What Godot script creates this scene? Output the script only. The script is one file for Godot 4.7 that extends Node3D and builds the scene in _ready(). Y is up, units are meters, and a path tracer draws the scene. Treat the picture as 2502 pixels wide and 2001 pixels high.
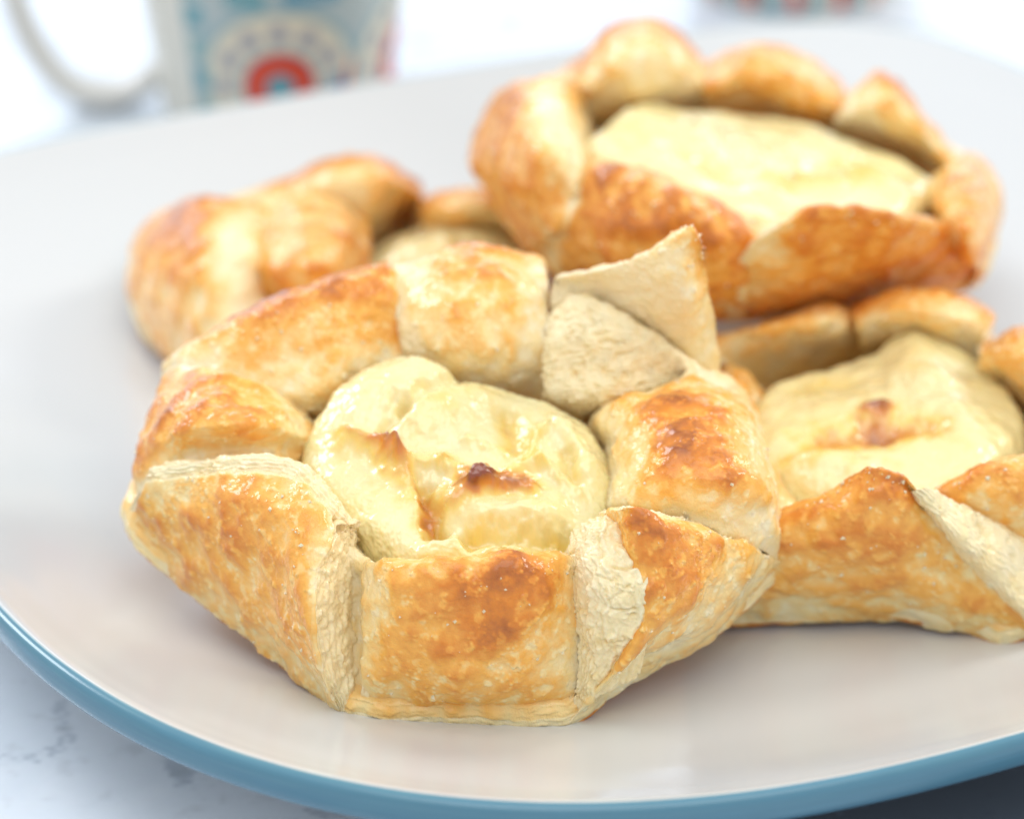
extends Node3D

# A plate of cheese-filled puff pastries on a marble table beside a window.
# Pastry shapes are given in millimetres in each pastry's own frame: [across, up, toward the viewer, brownness].

var rng := RandomNumberGenerator.new()
var names := {}
var big := FastNoiseLite.new()
var mid := FastNoiseLite.new()
var fine := FastNoiseLite.new()
var cell := FastNoiseLite.new()
var flake := FastNoiseLite.new()
var crust_mat: StandardMaterial3D
var crumb_mat: StandardMaterial3D
var cheese_mat: StandardMaterial3D
var spacing := 0.3
var shift := Vector3.ZERO
var grains := []          # places for sugar on the pastry being built
var grain_share := 0.0


func _ready() -> void:
	rng.seed = 20240611
	make_camera()
	make_light()
	make_noise()
	make_materials()
	make_table()
	make_plate()
	var front := pastry("cheese_pastry", "glossy cheese pastry propped up at the front with an upturned pointed corner", Vector3(-0.0073, 0.0135, 0.0792), 15, 0)
	spacing = 0.22
	grain_share = 0.006
	build_hero(front)
	sugar(front)
	var side := pastry("cheese_pastry", "cheese pastry cut off by the right edge with a small brown dot in its filling", Vector3(0.0638, 0.0135, 0.0476), 1, 0)
	spacing = 0.4
	grain_share = 0.008
	build_right(side)
	sugar(side)
	var top := pastry("cheese_pastry", "cheese pastry perched on top of the others at the back", Vector3(0.0507, 0.0360, -0.0261), -2, -5)
	spacing = 0.55
	grain_share = 0.004
	build_far(top)
	sugar(top)
	var behind := pastry("cheese_pastry", "cheese pastry mostly hidden behind the front pastry and below the topmost one", Vector3(-0.0489, 0.0135, -0.0536), 1, 0)
	build_left(behind)
	sugar(behind)
	make_mugs()
	make_crumbs()


func make_camera() -> void:
	var cam := Camera3D.new()
	cam.name = "camera"
	add_child(cam)
	var target := Vector3(0, 0.03, 0)
	var pitch := deg_to_rad(27.0)
	var from := target + 0.52 * Vector3(0, sin(pitch), cos(pitch))
	cam.transform = Transform3D(Basis.IDENTITY, from).looking_at(target, Vector3.UP)
	cam.near = 0.02
	cam.far = 20.0
	var lens := CameraAttributesPhysical.new()
	lens.frustum_focal_length = 84.85
	lens.frustum_focus_distance = 0.448
	lens.exposure_aperture = 8.2
	lens.frustum_near = 0.02
	lens.frustum_far = 20.0
	cam.attributes = lens
	cam.fov = 16.1
	cam.current = true


func area(called: String, at: Vector3, towards: Vector3, size: Vector2, energy: float, tint: Color) -> void:
	var l := AreaLight3D.new()
	l.name = called
	l.area_size = size
	l.light_energy = energy
	l.light_color = tint
	l.shadow_enabled = true
	l.area_range = 8.0
	add_child(l)
	l.transform = Transform3D(Basis.IDENTITY, at).looking_at(towards, Vector3.UP)


func make_light() -> void:
	var e := Environment.new()
	e.background_mode = Environment.BG_COLOR
	e.background_color = Color(0.79, 0.80, 0.82).linear_to_srgb()
	e.tonemap_mode = Environment.TONE_MAPPER_LINEAR
	e.tonemap_exposure = 1.03
	e.sdfgi_enabled = true
	e.ssao_enabled = true
	e.ssil_enabled = true
	var w := WorldEnvironment.new()
	w.name = "world_environment"
	w.environment = e
	add_child(w)
	area("window_light", Vector3(-0.1, 0.36, -1.5), Vector3(0, 0.03, 0), Vector2(2.4, 0.42), 0.65, Color(0.84, 0.91, 1.0))
	area("left_window_light", Vector3(-1.7, 1.55, -1.5), Vector3(0, 0.03, 0), Vector2(0.95, 1.0), 2.9, Color(0.95, 0.97, 1.0))
	area("side_window_light", Vector3(1.1, 0.8, -0.5), Vector3(0, 0.03, 0), Vector2(0.4, 0.5), 0.7, Color(1.0, 0.97, 0.92))
	area("added_fill_light", Vector3(0.1, 1.6, 0.5), Vector3(0, 0.03, 0), Vector2(1.5, 1.5), 1.3, Color(0.98, 0.99, 1.0))  # fill added overhead to brighten pastry tops and fronts, not a known lamp


func make_noise() -> void:
	var k := 1
	for pair in [[big, 0.11], [mid, 0.30], [fine, 0.95], [flake, 0.16]]:
		var n: FastNoiseLite = pair[0]
		n.seed = 40 + k
		n.noise_type = FastNoiseLite.TYPE_SIMPLEX_SMOOTH
		n.frequency = pair[1]
		n.fractal_octaves = 2
		n.fractal_type = FastNoiseLite.FRACTAL_FBM
		k += 1
	flake.fractal_octaves = 3
	cell.seed = 91
	cell.noise_type = FastNoiseLite.TYPE_CELLULAR
	cell.frequency = 0.42
	cell.cellular_return_type = FastNoiseLite.RETURN_DISTANCE
	cell.fractal_type = FastNoiseLite.FRACTAL_NONE


func noise_texture(seed_: int, freq: float, octaves: int, kind := FastNoiseLite.TYPE_SIMPLEX_SMOOTH) -> NoiseTexture2D:
	var n := FastNoiseLite.new()
	n.seed = seed_
	n.noise_type = kind
	n.frequency = freq
	n.fractal_octaves = octaves
	var t := NoiseTexture2D.new()
	t.width = 512
	t.height = 512
	t.seamless = true
	t.noise = n
	return t


func make_materials() -> void:
	var relief := noise_texture(7, 0.045, 4)
	crust_mat = StandardMaterial3D.new()
	crust_mat.vertex_color_use_as_albedo = true
	crust_mat.roughness = 0.42
	crust_mat.metallic_specular = 0.25
	crust_mat.uv1_triplanar = true
	crust_mat.uv1_scale = Vector3.ONE * 110.0
	crust_mat.heightmap_enabled = true
	crust_mat.heightmap_texture = relief
	crust_mat.heightmap_scale = 0.014
	crust_mat.clearcoat_enabled = true
	crust_mat.clearcoat = 0.65
	crust_mat.clearcoat_roughness = 0.1
	crust_mat.subsurf_scatter_enabled = true
	crust_mat.subsurf_scatter_strength = 0.1
	crumb_mat = crust_mat.duplicate()
	crumb_mat.clearcoat_enabled = false
	cheese_mat = StandardMaterial3D.new()
	cheese_mat.vertex_color_use_as_albedo = true
	cheese_mat.roughness = 0.24
	cheese_mat.uv1_triplanar = true
	cheese_mat.uv1_scale = Vector3.ONE * 90.0
	cheese_mat.heightmap_enabled = true
	cheese_mat.heightmap_texture = noise_texture(17, 0.03, 4)
	cheese_mat.heightmap_scale = 0.006
	cheese_mat.clearcoat_enabled = true
	cheese_mat.clearcoat = 1.0
	cheese_mat.clearcoat_roughness = 0.07
	cheese_mat.subsurf_scatter_enabled = true
	cheese_mat.subsurf_scatter_strength = 0.15


# ---------------------------------------------------------------- helpers

func numbered(called: String, parent: Node) -> String:
	var key := "%d/%s" % [parent.get_instance_id(), called]
	var n: int = names.get(key, 0)
	names[key] = n + 1
	return called if n == 0 else "%s_%03d" % [called, n]


func put(parent: Node, called: String, m: Mesh, mat: Material, label := "") -> MeshInstance3D:
	var o := MeshInstance3D.new()
	o.name = numbered(called, parent)
	o.mesh = m
	if mat:
		o.material_override = mat
	parent.add_child(o, true)
	if label:
		o.set_meta("label", label)
	return o


func thing(called: String, label: String, category: String, at := Vector3.ZERO, group := "") -> Node3D:
	var o := Node3D.new()
	o.name = numbered(called, self)
	o.position = at
	o.set_meta("label", label)
	o.set_meta("category", category)
	if group:
		o.set_meta("group", group)
	add_child(o, true)
	return o


func pastry(called: String, label: String, at: Vector3, tilt: float, roll: float) -> Node3D:
	var o := thing(called, label, "pastry", at, "cheese pastries on the plate")
	o.basis = Basis(Vector3.RIGHT, deg_to_rad(tilt)) * Basis(Vector3.BACK, deg_to_rad(roll))
	shift += Vector3(137.0, 61.0, 211.0)
	grains = []
	return o


func made(v: PackedVector3Array, n: PackedVector3Array, c: PackedColorArray, ix: PackedInt32Array, uv := PackedVector2Array()) -> ArrayMesh:
	var a := []
	a.resize(Mesh.ARRAY_MAX)
	a[Mesh.ARRAY_VERTEX] = v
	a[Mesh.ARRAY_NORMAL] = n
	if c.size():
		a[Mesh.ARRAY_COLOR] = c
	if uv.size():
		a[Mesh.ARRAY_TEX_UV] = uv
	a[Mesh.ARRAY_INDEX] = ix
	var m := ArrayMesh.new()
	m.add_surface_from_arrays(Mesh.PRIMITIVE_TRIANGLES, a)
	return m


func through(p: PackedVector4Array, at: float, closed := false) -> Vector4:
	# a smooth curve through the points; at runs from 0 to 1
	var n := p.size()
	var x := at * (n if closed else n - 1)
	var i := int(floor(x))
	if not closed:
		i = clampi(i, 0, n - 2)
	var f := x - i
	var b := p[i % n]
	var c := p[(i + 1) % n]
	var a: Vector4
	var d: Vector4
	if closed:
		a = p[(i - 1 + n) % n]
		d = p[(i + 2) % n]
	else:
		a = p[i - 1] if i > 0 else b * 2.0 - c
		d = p[i + 2] if i + 2 < n else c * 2.0 - b
	var f2 := f * f
	return (b * 2.0 + (c - a) * f + (a * 2.0 - b * 5.0 + c * 4.0 - d) * f2 + (b * 3.0 - a - c * 3.0 + d) * (f2 * f)) * 0.5


const BAKE := [Color(0.95, 0.83, 0.55), Color(0.94, 0.71, 0.33), Color(0.92, 0.47, 0.095), Color(0.72, 0.245, 0.035), Color(0.38, 0.115, 0.03), Color(0.13, 0.035, 0.012)]

func baked(b: float) -> Color:
	var x := clampf(b, 0.0, 1.2) * 4.0
	var i := mini(int(x), 4)
	var a: Color = BAKE[i]
	return a.lerp(BAKE[i + 1], minf(x - i, 1.0))


func grid_mesh(pos: PackedVector3Array, col: PackedColorArray, S: int, T: int, closed: bool, cap: Vector3, want: Vector3) -> ArrayMesh:
	# pos in millimetres, S rows of T; closed joins the last column to the first; the border is closed by a fan to cap when it is not INF
	var nor := PackedVector3Array()
	nor.resize(S * T)
	var sum := 0.0
	for s in S:
		var s0 := maxi(s - 1, 0) * T
		var s1 := mini(s + 1, S - 1) * T
		for t in T:
			var t0 := (t - 1 + T) % T if closed else maxi(t - 1, 0)
			var t1 := (t + 1) % T if closed else mini(t + 1, T - 1)
			var n := (pos[s * T + t1] - pos[s * T + t0]).cross(pos[s1 + t] - pos[s0 + t]).normalized()
			if n == Vector3.ZERO:
				n = Vector3.UP
			nor[s * T + t] = n
			sum += n.dot(pos[s * T + t] - want)
	var flip := sum < 0.0
	var v := PackedVector3Array()
	v.resize(S * T)
	for i in S * T:
		v[i] = pos[i] * 0.001
		if flip:
			nor[i] = -nor[i]
	var ix := PackedInt32Array()
	var last := T if closed else T - 1
	ix.resize((S - 1) * last * 6)
	var k := 0
	for s in S - 1:
		for t in last:
			var a := s * T + t
			var b := s * T + (t + 1) % T
			var c := a + T
			var d := b + T
			if flip:
				ix[k] = a; ix[k + 1] = b; ix[k + 2] = c; ix[k + 3] = b; ix[k + 4] = d; ix[k + 5] = c
			else:
				ix[k] = a; ix[k + 1] = c; ix[k + 2] = b; ix[k + 3] = b; ix[k + 4] = c; ix[k + 5] = d
			k += 6
	if cap != Vector3.INF:
		var ring: Array[int] = []
		if closed:
			for t in T:
				ring.append((S - 1) * T + t)
		else:
			for t in T:
				ring.append(t)
			for s in range(1, S):
				ring.append(s * T + T - 1)
			for t in range(T - 2, -1, -1):
				ring.append((S - 1) * T + t)
			for s in range(S - 2, 0, -1):
				ring.append(s * T)
		var first := v.size()
		for i in ring:
			v.append(v[i])
			nor.append((pos[i] - want).normalized() * 0.3 + Vector3.DOWN * 0.7)
			col.append(col[i])
		v.append(cap * 0.001)
		nor.append(Vector3.DOWN)
		col.append(col[ring[0]])
		var m := ring.size()
		for i in m:
			var a := first + i
			var b := first + (i + 1) % m
			if flip != closed:
				ix.append_array([a, first + m, b])
			else:
				ix.append_array([a, b, first + m])
	return made(v, nor, col, ix)


# ---------------------------------------------------------------- pastry

func dough(p: Node3D, called: String, label: String, grain: int, rows: Array) -> void:
	# a folded sheet of puff pastry through a grid of points; grain says how the layers of its pale cut edges run
	var lines: Array[PackedVector4Array] = []
	var long := 0.0
	var wide := 0.0
	for r in rows:
		var l := PackedVector4Array()
		for q in r:
			l.append(Vector4(q[0], q[1], q[2], q[3]))
		lines.append(l)
	var R := lines.size()
	var C := lines[0].size()
	for r in R:
		var w := 0.0
		for c in C - 1:
			var d := lines[r][c + 1] - lines[r][c]
			w += Vector3(d.x, d.y, d.z).length()
		wide = maxf(wide, w)
	for c in C:
		var w := 0.0
		for r in R - 1:
			var d := lines[r + 1][c] - lines[r][c]
			w += Vector3(d.x, d.y, d.z).length()
		long = maxf(long, w)
	var S := clampi(int(long / spacing), 24, 300)
	var T := clampi(int(wide / spacing), 24, 300)
	var reach := -0.05 if called == "folded_lobe" and grain == 0 else 0.0   # folds run on a little under their neighbours
	var stage: Array[PackedVector4Array] = []
	for r in R:
		var l := PackedVector4Array()
		l.resize(T)
		for t in T:
			l[t] = through(lines[r], reach + t / float(T - 1) * (1.0 - 2.0 * reach))
		stage.append(l)
	var pos := PackedVector3Array()
	var brown := PackedFloat32Array()
	pos.resize(S * T)
	brown.resize(S * T)
	var column := PackedVector4Array()
	column.resize(R)
	for t in T:
		for r in R:
			column[r] = stage[r][t]
		for s in S:
			var q := through(column, s / float(S - 1))
			pos[s * T + t] = Vector3(q.x, q.y, q.z)
			brown[s * T + t] = q.w
	var grains_of := PackedInt32Array()
	grains_of.resize(T)
	grains_of.fill(grain)
	var want := Vector3.ZERO
	for t in T:
		want += pos[t] + pos[(S - 1) * T + t]
	want /= 2.0 * T
	var col := PackedColorArray()
	var out := roughened(pos, brown, S, T, false, want, long, wide, grains_of, col)
	put(p, called, grid_mesh(out, col, S, T, false, want, want), crust_mat, label)


func roughened(pos: PackedVector3Array, brown: PackedFloat32Array, S: int, T: int, closed: bool, want: Vector3, long: float, wide: float, grains_of: PackedInt32Array, col: PackedColorArray) -> PackedVector3Array:
	# bubbles, blisters, sugar grain and open layers; fills col with the colour of the bake
	var sum := 0.0
	var nor := PackedVector3Array()
	nor.resize(S * T)
	for s in S:
		var s0 := maxi(s - 1, 0) * T
		var s1 := mini(s + 1, S - 1) * T
		for t in T:
			var t0 := (t - 1 + T) % T if closed else maxi(t - 1, 0)
			var t1 := (t + 1) % T if closed else mini(t + 1, T - 1)
			var n := (pos[s * T + t1] - pos[s * T + t0]).cross(pos[s1 + t] - pos[s0 + t]).normalized()
			nor[s * T + t] = n
			sum += n.dot(pos[s * T + t] - want)
	var way := -1.0 if sum < 0.0 else 1.0
	col.resize(S * T)
	var out := PackedVector3Array()
	out.resize(S * T)
	for s in S:
		var fs := s / float(S - 1)
		for t in T:
			var i := s * T + t
			var grain := grains_of[t]
			var ft := t / float(T - 1)
			var q := pos[i] + shift
			var b := brown[i]
			var pale := 1.0 - smoothstep(0.07, 0.19, b)
			var nb := big.get_noise_3dv(q)
			var nm := mid.get_noise_3dv(q)
			var nf := fine.get_noise_3dv(q)
			var nl := flake.get_noise_3dv(q * 2.2 + Vector3(50, 0, 0))
			var cd := cell.get_noise_3dv(q + Vector3(nm, nf, nb) * 0.8) + 1.0
			var bump := maxf(0.0, 0.42 - cd) * smoothstep(-0.05, 0.35, nl)
			var lift := nb * 0.9 + nm * 0.20 + nf * 0.06 + bump * 1.1
			var tone := b + nb * 0.27 + nm * 0.14 + nf * 0.05 - bump * 0.25
			tone -= smoothstep(0.12, 0.4, nl) * 0.14 + 0.025
			var sandy := smoothstep(0.0, 0.35, flake.get_noise_3dv(q * 0.9 + Vector3(0, 70, 0))) * smoothstep(0.3, 0.5, b)
			if sandy > 0.0:
				# half melted sugar: grainy and paler
				var g := 0.42 - (cell.get_noise_3dv(q * 2.6) + 1.0)
				lift += g * 0.28 * sandy
				tone -= maxf(g, 0.0) * 0.75 * sandy
			if pale > 0.0:
				var run := 0.0
				if grain == 1:
					run = ft * wide
				elif grain == 2:
					run = fs * long
				elif grain == 3:
					run = maxf((ft - 0.7) * wide, (fs - 0.6) * long)
				var open := maxf(0.0, cell.get_noise_3dv(Vector3(q.x * 0.9, q.y * 0.55, q.z * 0.9) + Vector3(nm, nf, nm) * 1.2) + 1.0 - 0.62)
				var step := 0.0
				if grain > 0:
					var x := run * 0.55 + nm * 0.7 + nb * 0.8
					step = absf(x - floorf(x) - 0.5) * 2.0
					step = smoothstep(0.0, 0.8, step) * (0.5 + nl)
				var plain := nb * 0.5 + nm * 0.35 + nf * 0.16
				if grain > 0:
					var gash := smoothstep(0.22, 0.0, absf(mid.get_noise_3dv(Vector3(q.x * 0.35, q.y * 0.8, q.z * 0.6) + Vector3(9, 0, 0)))) * smoothstep(0.05, 0.45, big.get_noise_3dv(q * 1.3 + Vector3(0, 0, 25)))
					plain += step * 0.4 - open * 1.5 - gash * 0.7
					open += gash * 0.08
				lift = lerpf(lift, plain, pale)
				tone = lerpf(tone, b + nm * 0.05 + nb * 0.04 + (0.05 - step * 0.07 + open * 0.3 if grain > 0 else 0.0), pale)
			out[i] = pos[i] + nor[i] * (lift * way)
			col[i] = baked(maxf(tone, 0.0))
			if grain_share > 0.0 and b > 0.28 and rng.randf() < grain_share * spacing * spacing * 16.0 * smoothstep(0.0, 0.3, nl + nm * 0.5):
				grains.append([out[i], nor[i] * way])
	return out


func crust(p: Node3D, parts: Array, columns: Array) -> void:
	# the folded ring of the pastry as one continuous skin, cut into its folds; each column runs from the base over the crest down to the filling
	var C := columns.size()
	var R: int = columns[0].size()
	var lines: Array[PackedVector4Array] = []
	for r in R:
		var l := PackedVector4Array()
		for c in C:
			var q: Array = columns[c][r]
			l.append(Vector4(q[0], q[1], q[2], q[3]))
		lines.append(l)
	var at := PackedFloat32Array()
	var begins := PackedInt32Array()      # first sample of each column
	var long := 0.0
	for c in C:
		begins.append(at.size())
		var w := 0.0
		var d := 0.0
		for r in R:
			var e := lines[r][(c + 1) % C] - lines[r][c]
			w = maxf(w, Vector3(e.x, e.y, e.z).length())
			if r > 0:
				var g := lines[r][c] - lines[r - 1][c]
				d += Vector3(g.x, g.y, g.z).length()
		long = maxf(long, d)
		var n := clampi(int(w / spacing), 3, 120)
		for k in n:
			at.append((c + k / float(n)) / C)
	var T := at.size()
	var S := clampi(int(long / spacing), 30, 260)
	var stage: Array[PackedVector4Array] = []
	for r in R:
		var l := PackedVector4Array()
		l.resize(T)
		for t in T:
			l[t] = through(lines[r], at[t], true)
		stage.append(l)
	var pos := PackedVector3Array()
	var brown := PackedFloat32Array()
	pos.resize(S * T)
	brown.resize(S * T)
	var column := PackedVector4Array()
	column.resize(R)
	var want := Vector3.ZERO
	for t in T:
		for r in R:
			column[r] = stage[r][t]
		for s in S:
			var q := through(column, s / float(S - 1))
			pos[s * T + t] = Vector3(q.x, q.y, q.z)
			brown[s * T + t] = q.w
		want += pos[t] / T
	want.y += 4.0
	var grains_of := PackedInt32Array()
	grains_of.resize(T)
	for k in parts.size():
		var to: int = begins[parts[k + 1][3]] if k + 1 < parts.size() else T
		for t in range(begins[parts[k][3]], to):
			grains_of[t] = parts[k][2]
	var col := PackedColorArray()
	var out := roughened(pos, brown, S, T, true, want, long, 40.0, grains_of, col)
	# normals of the whole ring, so that the folds meet without a break
	var whole := grid_mesh(out, col, S, T, true, Vector3.INF, want).surface_get_arrays(0)
	var v: PackedVector3Array = whole[Mesh.ARRAY_VERTEX]
	var n: PackedVector3Array = whole[Mesh.ARRAY_NORMAL]
	var ix: PackedInt32Array = whole[Mesh.ARRAY_INDEX]
	var swap := ix[1] == T   # which way round the faces run
	for k in parts.size():
		var from: int = begins[parts[k][3]]
		var to: int = begins[parts[k + 1][3]] if k + 1 < parts.size() else T
		var W := to - from + 1
		var pv := PackedVector3Array()
		var pn := PackedVector3Array()
		var pc := PackedColorArray()
		var pi := PackedInt32Array()
		for s in S:
			for t in W:
				var i := s * T + (from + t) % T
				pv.append(v[i])
				pn.append(n[i])
				pc.append(col[i])
		for s in S - 1:
			for t in W - 1:
				var a := s * W + t
				if swap:
					pi.append_array([a, a + W, a + 1, a + 1, a + W, a + W + 1])
				else:
					pi.append_array([a, a + 1, a + W, a + 1, a + W + 1, a + W])
		put(p, parts[k][0], made(pv, pn, pc, pi), crust_mat, parts[k][1])


func pastry_base(p: Node3D, outline: Array) -> void:
	# the flat, slightly dished underside sheet with its own layered rim
	var line := PackedVector4Array()
	var mean := Vector3.ZERO
	for q in outline:
		line.append(Vector4(q[0], q[1], q[2], 0))
		mean += Vector3(q[0], q[1], q[2]) / outline.size()
	var T := 420
	var prof := fine_profile([[0.0, 2.5], [0.5, 2.0], [0.9, 0.8], [0.97, 0.1], [0.988, 0.0], [1.0, 0.5], [1.006, 1.4], [1.004, 2.4], [1.0, 3.3], [0.992, 4.2], [0.975, 4.9], [0.94, 5.4], [0.7, 6.0], [0.0, 6.0]], 52)
	var pos := PackedVector3Array()
	var col := PackedColorArray()
	for k in prof.size():
		var part := k / 4.0
		for t in T:
			var e := through(line, t / float(T), true)
			var q := mean.lerp(Vector3(e.x, e.y, e.z), maxf(prof[k][0], 0.001))
			var n := mid.get_noise_3dv(q * 0.8 + shift)
			var f := fine.get_noise_3dv(q + shift)
			var leaf := fine.get_noise_3dv(Vector3(q.x * 0.22, prof[k][1] * 1.5 + n, q.z * 0.22) + shift)
			var pit := maxf(0.0, cell.get_noise_3dv(Vector3(q.x * 0.8, prof[k][1] * 1.8, q.z * 0.8) + shift) + 1.0 - 0.7)
			var edge := 1.0 if prof[k][0] > 0.9 else 0.2
			q += (q - mean).normalized() * (n * 0.55 + f * 0.15 + leaf * 0.35 - pit * 1.2) * edge
			q.y += prof[k][1] + (n * 0.35 + big.get_noise_3dv(q + shift) * 0.8) * (1.0 if part > 1.5 else 0.3)
			pos.append(q)
			var tone := 0.66 + n * 0.4 if part < 5.6 else 0.15 + n * 0.14 + leaf * 0.12 + pit * 0.3
			if part > 8.0:
				tone = 0.36 + n * 0.2
			col.append(baked(maxf(tone, 0.0)))
	put(p, "pastry_base", grid_mesh(pos, col, prof.size(), T, true, Vector3.INF, mean + Vector3(0, 3, 0)), crust_mat)


func filling(p: Node3D, centre: Vector3, dome: float, outline: Array, marks: Array) -> void:
	var line := PackedVector4Array()
	for q in outline:
		line.append(Vector4(q[0], q[1], q[2], 0))
	var far := 0.0
	for q in outline:
		far = maxf(far, centre.distance_to(Vector3(q[0], q[1], q[2])))
	var S := clampi(int(far * 1.5 / spacing), 40, 190)
	var T := clampi(int(far * 5.2 / spacing), 100, 560)
	var pos := PackedVector3Array()
	var col := PackedColorArray()
	pos.resize(S * T)
	col.resize(S * T)
	for t in T:
		var e4 := through(line, t / float(T), true)
		var e := Vector3(e4.x, e4.y, e4.z)
		for s in S:
			var x := s / float(S - 1)
			var r := x / 0.78 * 0.93
			var drop := 0.0
			if x > 0.78:
				var turn := (x - 0.78) / 0.22 * 1.9
				r = 0.93 + 0.10 * sin(turn)
				drop = 3.6 * (1.0 - cos(turn))
			var q := centre.lerp(e, r)
			q.y += dome * (1.0 - r * r) - drop
			var w := q + shift
			var nb := big.get_noise_3dv(w * 0.9)
			var nm := mid.get_noise_3dv(w * 0.75)
			var nf := fine.get_noise_3dv(w)
			var lift := nb * 0.7 + (0.28 - absf(nm)) * 0.25 + nf * 0.07 - maxf(0.0, cell.get_noise_3dv(w * 1.1) + 1.0 - 0.78) * 1.2
			var tone := 0.0
			var here := Vector2(q.x, q.z) + Vector2(nm, mid.get_noise_3dv(w + Vector3(30, 0, 0))) * 0.9
			for m in marks:
				var a := Vector2(m[0], m[1])
				var d := Vector2(m[2], m[3]) - a
				var along := clampf((here - a).dot(d) / maxf(d.length_squared(), 0.01), 0.0, 1.0)
				var off := here - a - d * along
				var width: float = m[4]
				if off.x * d.y - off.y * d.x > 0.0:
					width *= m[6]
				var g := exp(-off.length_squared() / (width * width))
				lift += g * m[5] * 1.2
				tone += g * m[7] * (1.25 + nm * 0.6)
			tone += maxf(0.0, nb) * 0.05 + maxf(0.0, nm - 0.15) * 0.12
			var fade := 1.0 - smoothstep(0.8, 1.0, x) * 0.6
			pos[s * T + t] = q + Vector3(0, lift * fade, 0) + (e - centre).normalized() * (nf * 0.2 + nm * 0.5) * smoothstep(0.6, 0.9, x)
			col[s * T + t] = custard(tone)
	put(p, "cheese_filling", grid_mesh(pos, col, S, T, true, centre - Vector3(0, 7, 0), centre - Vector3(0, 6, 0)), cheese_mat)


func custard(b: float) -> Color:
	var pale := Color(0.87, 0.76, 0.40)
	var gold := Color(0.86, 0.62, 0.16)
	var toast := Color(0.66, 0.25, 0.035)
	var dark := Color(0.22, 0.05, 0.012)
	if b < 0.2:
		return pale.lerp(gold, maxf(b, 0.0) / 0.2)
	if b < 0.5:
		return gold.lerp(toast, (b - 0.2) / 0.3)
	return toast.lerp(dark, minf((b - 0.5) / 0.5, 1.0))


func sugar(p: Node3D) -> void:
	var n := grains.size()
	if n == 0:
		return
	var st := SurfaceTool.new()
	st.begin(Mesh.PRIMITIVE_TRIANGLES)
	var c := [Vector3(1, 0.1, 0.1), Vector3(0.1, 0.2, 0.9), Vector3(-0.9, -0.1, 0.2), Vector3(0, 0, -1.1), Vector3(0.1, 0.8, 0), Vector3(0, -0.7, 0.1)]
	for f in [[0, 4, 1], [1, 4, 2], [2, 4, 3], [3, 4, 0], [0, 1, 5], [1, 2, 5], [2, 3, 5], [3, 0, 5]]:
		var nn: Vector3 = (c[f[2]] - c[f[0]]).cross(c[f[1]] - c[f[0]]).normalized()
		var order := [0, 1, 2] if nn.dot(c[f[0]]) > 0.0 else [0, 2, 1]
		for k in order:
			st.set_normal(nn if nn.dot(c[f[0]]) > 0.0 else -nn)
			st.add_vertex(c[f[k]] * 0.001)
	var mm := MultiMesh.new()
	mm.transform_format = MultiMesh.TRANSFORM_3D
	mm.mesh = st.commit()
	mm.instance_count = n
	for i in n:
		var g: Array = grains[i]
		var size := 0.14 + 0.42 * pow(rng.randf(), 3.0)
		var b := Basis(Vector3(rng.randf() - 0.5, rng.randf() - 0.5, rng.randf() - 0.5).normalized(), rng.randf() * TAU).scaled(Vector3.ONE * size)
		mm.set_instance_transform(i, Transform3D(b, (g[0] + g[1] * size * 0.1) * 0.001))
	var mat := StandardMaterial3D.new()
	mat.albedo_color = Color(0.94, 0.74, 0.44).linear_to_srgb()
	mat.roughness = 0.2
	mat.subsurf_scatter_enabled = true
	mat.subsurf_scatter_strength = 0.3
	var o := MultiMeshInstance3D.new()
	o.name = "sugar_crystals"
	o.multimesh = mm
	o.material_override = mat
	o.set_meta("kind", "stuff")
	p.add_child(o, true)


# ---------------------------------------------------------------- table, plate, mugs, crumbs

func marble() -> ImageTexture:
	# 1000 mm square of the table top: pale blue grey clouds, dark shade painted in beside the plate, and thin veins
	var im := Image.create(1024, 1024, false, Image.FORMAT_RGB8)
	var n := FastNoiseLite.new()
	n.seed = 5
	n.frequency = 0.009
	n.fractal_octaves = 5
	n.domain_warp_enabled = true
	n.domain_warp_amplitude = 40.0
	n.domain_warp_frequency = 0.01
	var speck := FastNoiseLite.new()
	speck.seed = 8
	speck.frequency = 0.12
	for y in 1024:
		for x in 1024:
			var k := n.get_noise_2d(x, y)
			var c := Color(0.87, 0.90, 0.93).lerp(Color(0.80, 0.84, 0.88), clampf(k * 1.5 + 0.4, 0.0, 1.0))
			var painted_shade := maxf(exp(-Vector2((x - 602) / 90.0, (y - 606) / 34.0).length_squared()), exp(-Vector2((x - 602) / 90.0, (y - 418) / 34.0).length_squared())) * 1.5 + k * 0.5  # shade at the plate's near right put into the marble colour, broken by noise
			c = c.lerp(Color(0.40, 0.44, 0.49), smoothstep(0.25, 0.85, painted_shade))
			var vein := 1.0 - smoothstep(0.0, 0.045, absf(k - 0.08))
			c = c.lerp(Color(0.56, 0.61, 0.67), vein * 0.45)
			c = c.darkened(smoothstep(0.2, 0.7, speck.get_noise_2d(x, y)) * 0.06)
			im.set_pixel(x, y, c)
	return ImageTexture.create_from_image(im)


func make_table() -> void:
	var mat := StandardMaterial3D.new()
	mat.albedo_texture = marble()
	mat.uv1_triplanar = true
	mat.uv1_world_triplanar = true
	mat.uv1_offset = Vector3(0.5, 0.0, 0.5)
	mat.roughness = 0.2
	var top := BoxMesh.new()
	top.size = Vector3(2.4, 0.03, 2.0)
	var o := put(self, "table_surface", top, mat, "pale grey marble table top under the plate and mugs with dark shade painted in")
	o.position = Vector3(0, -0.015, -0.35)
	o.set_meta("kind", "structure")


func plate_edge(angle: float) -> Vector2:
	# outline of the rounded square plate in millimetres; the far right corner is squarer than the near left one
	var c := cos(angle)
	var s := sin(angle)
	var n := 4.2 + 1.4 * cos(angle + PI / 4.0)
	var r := 147.0 / pow(pow(absf(c), n) + pow(absf(s), n), 1.0 / n)
	return Vector2(c, s) * r


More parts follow.
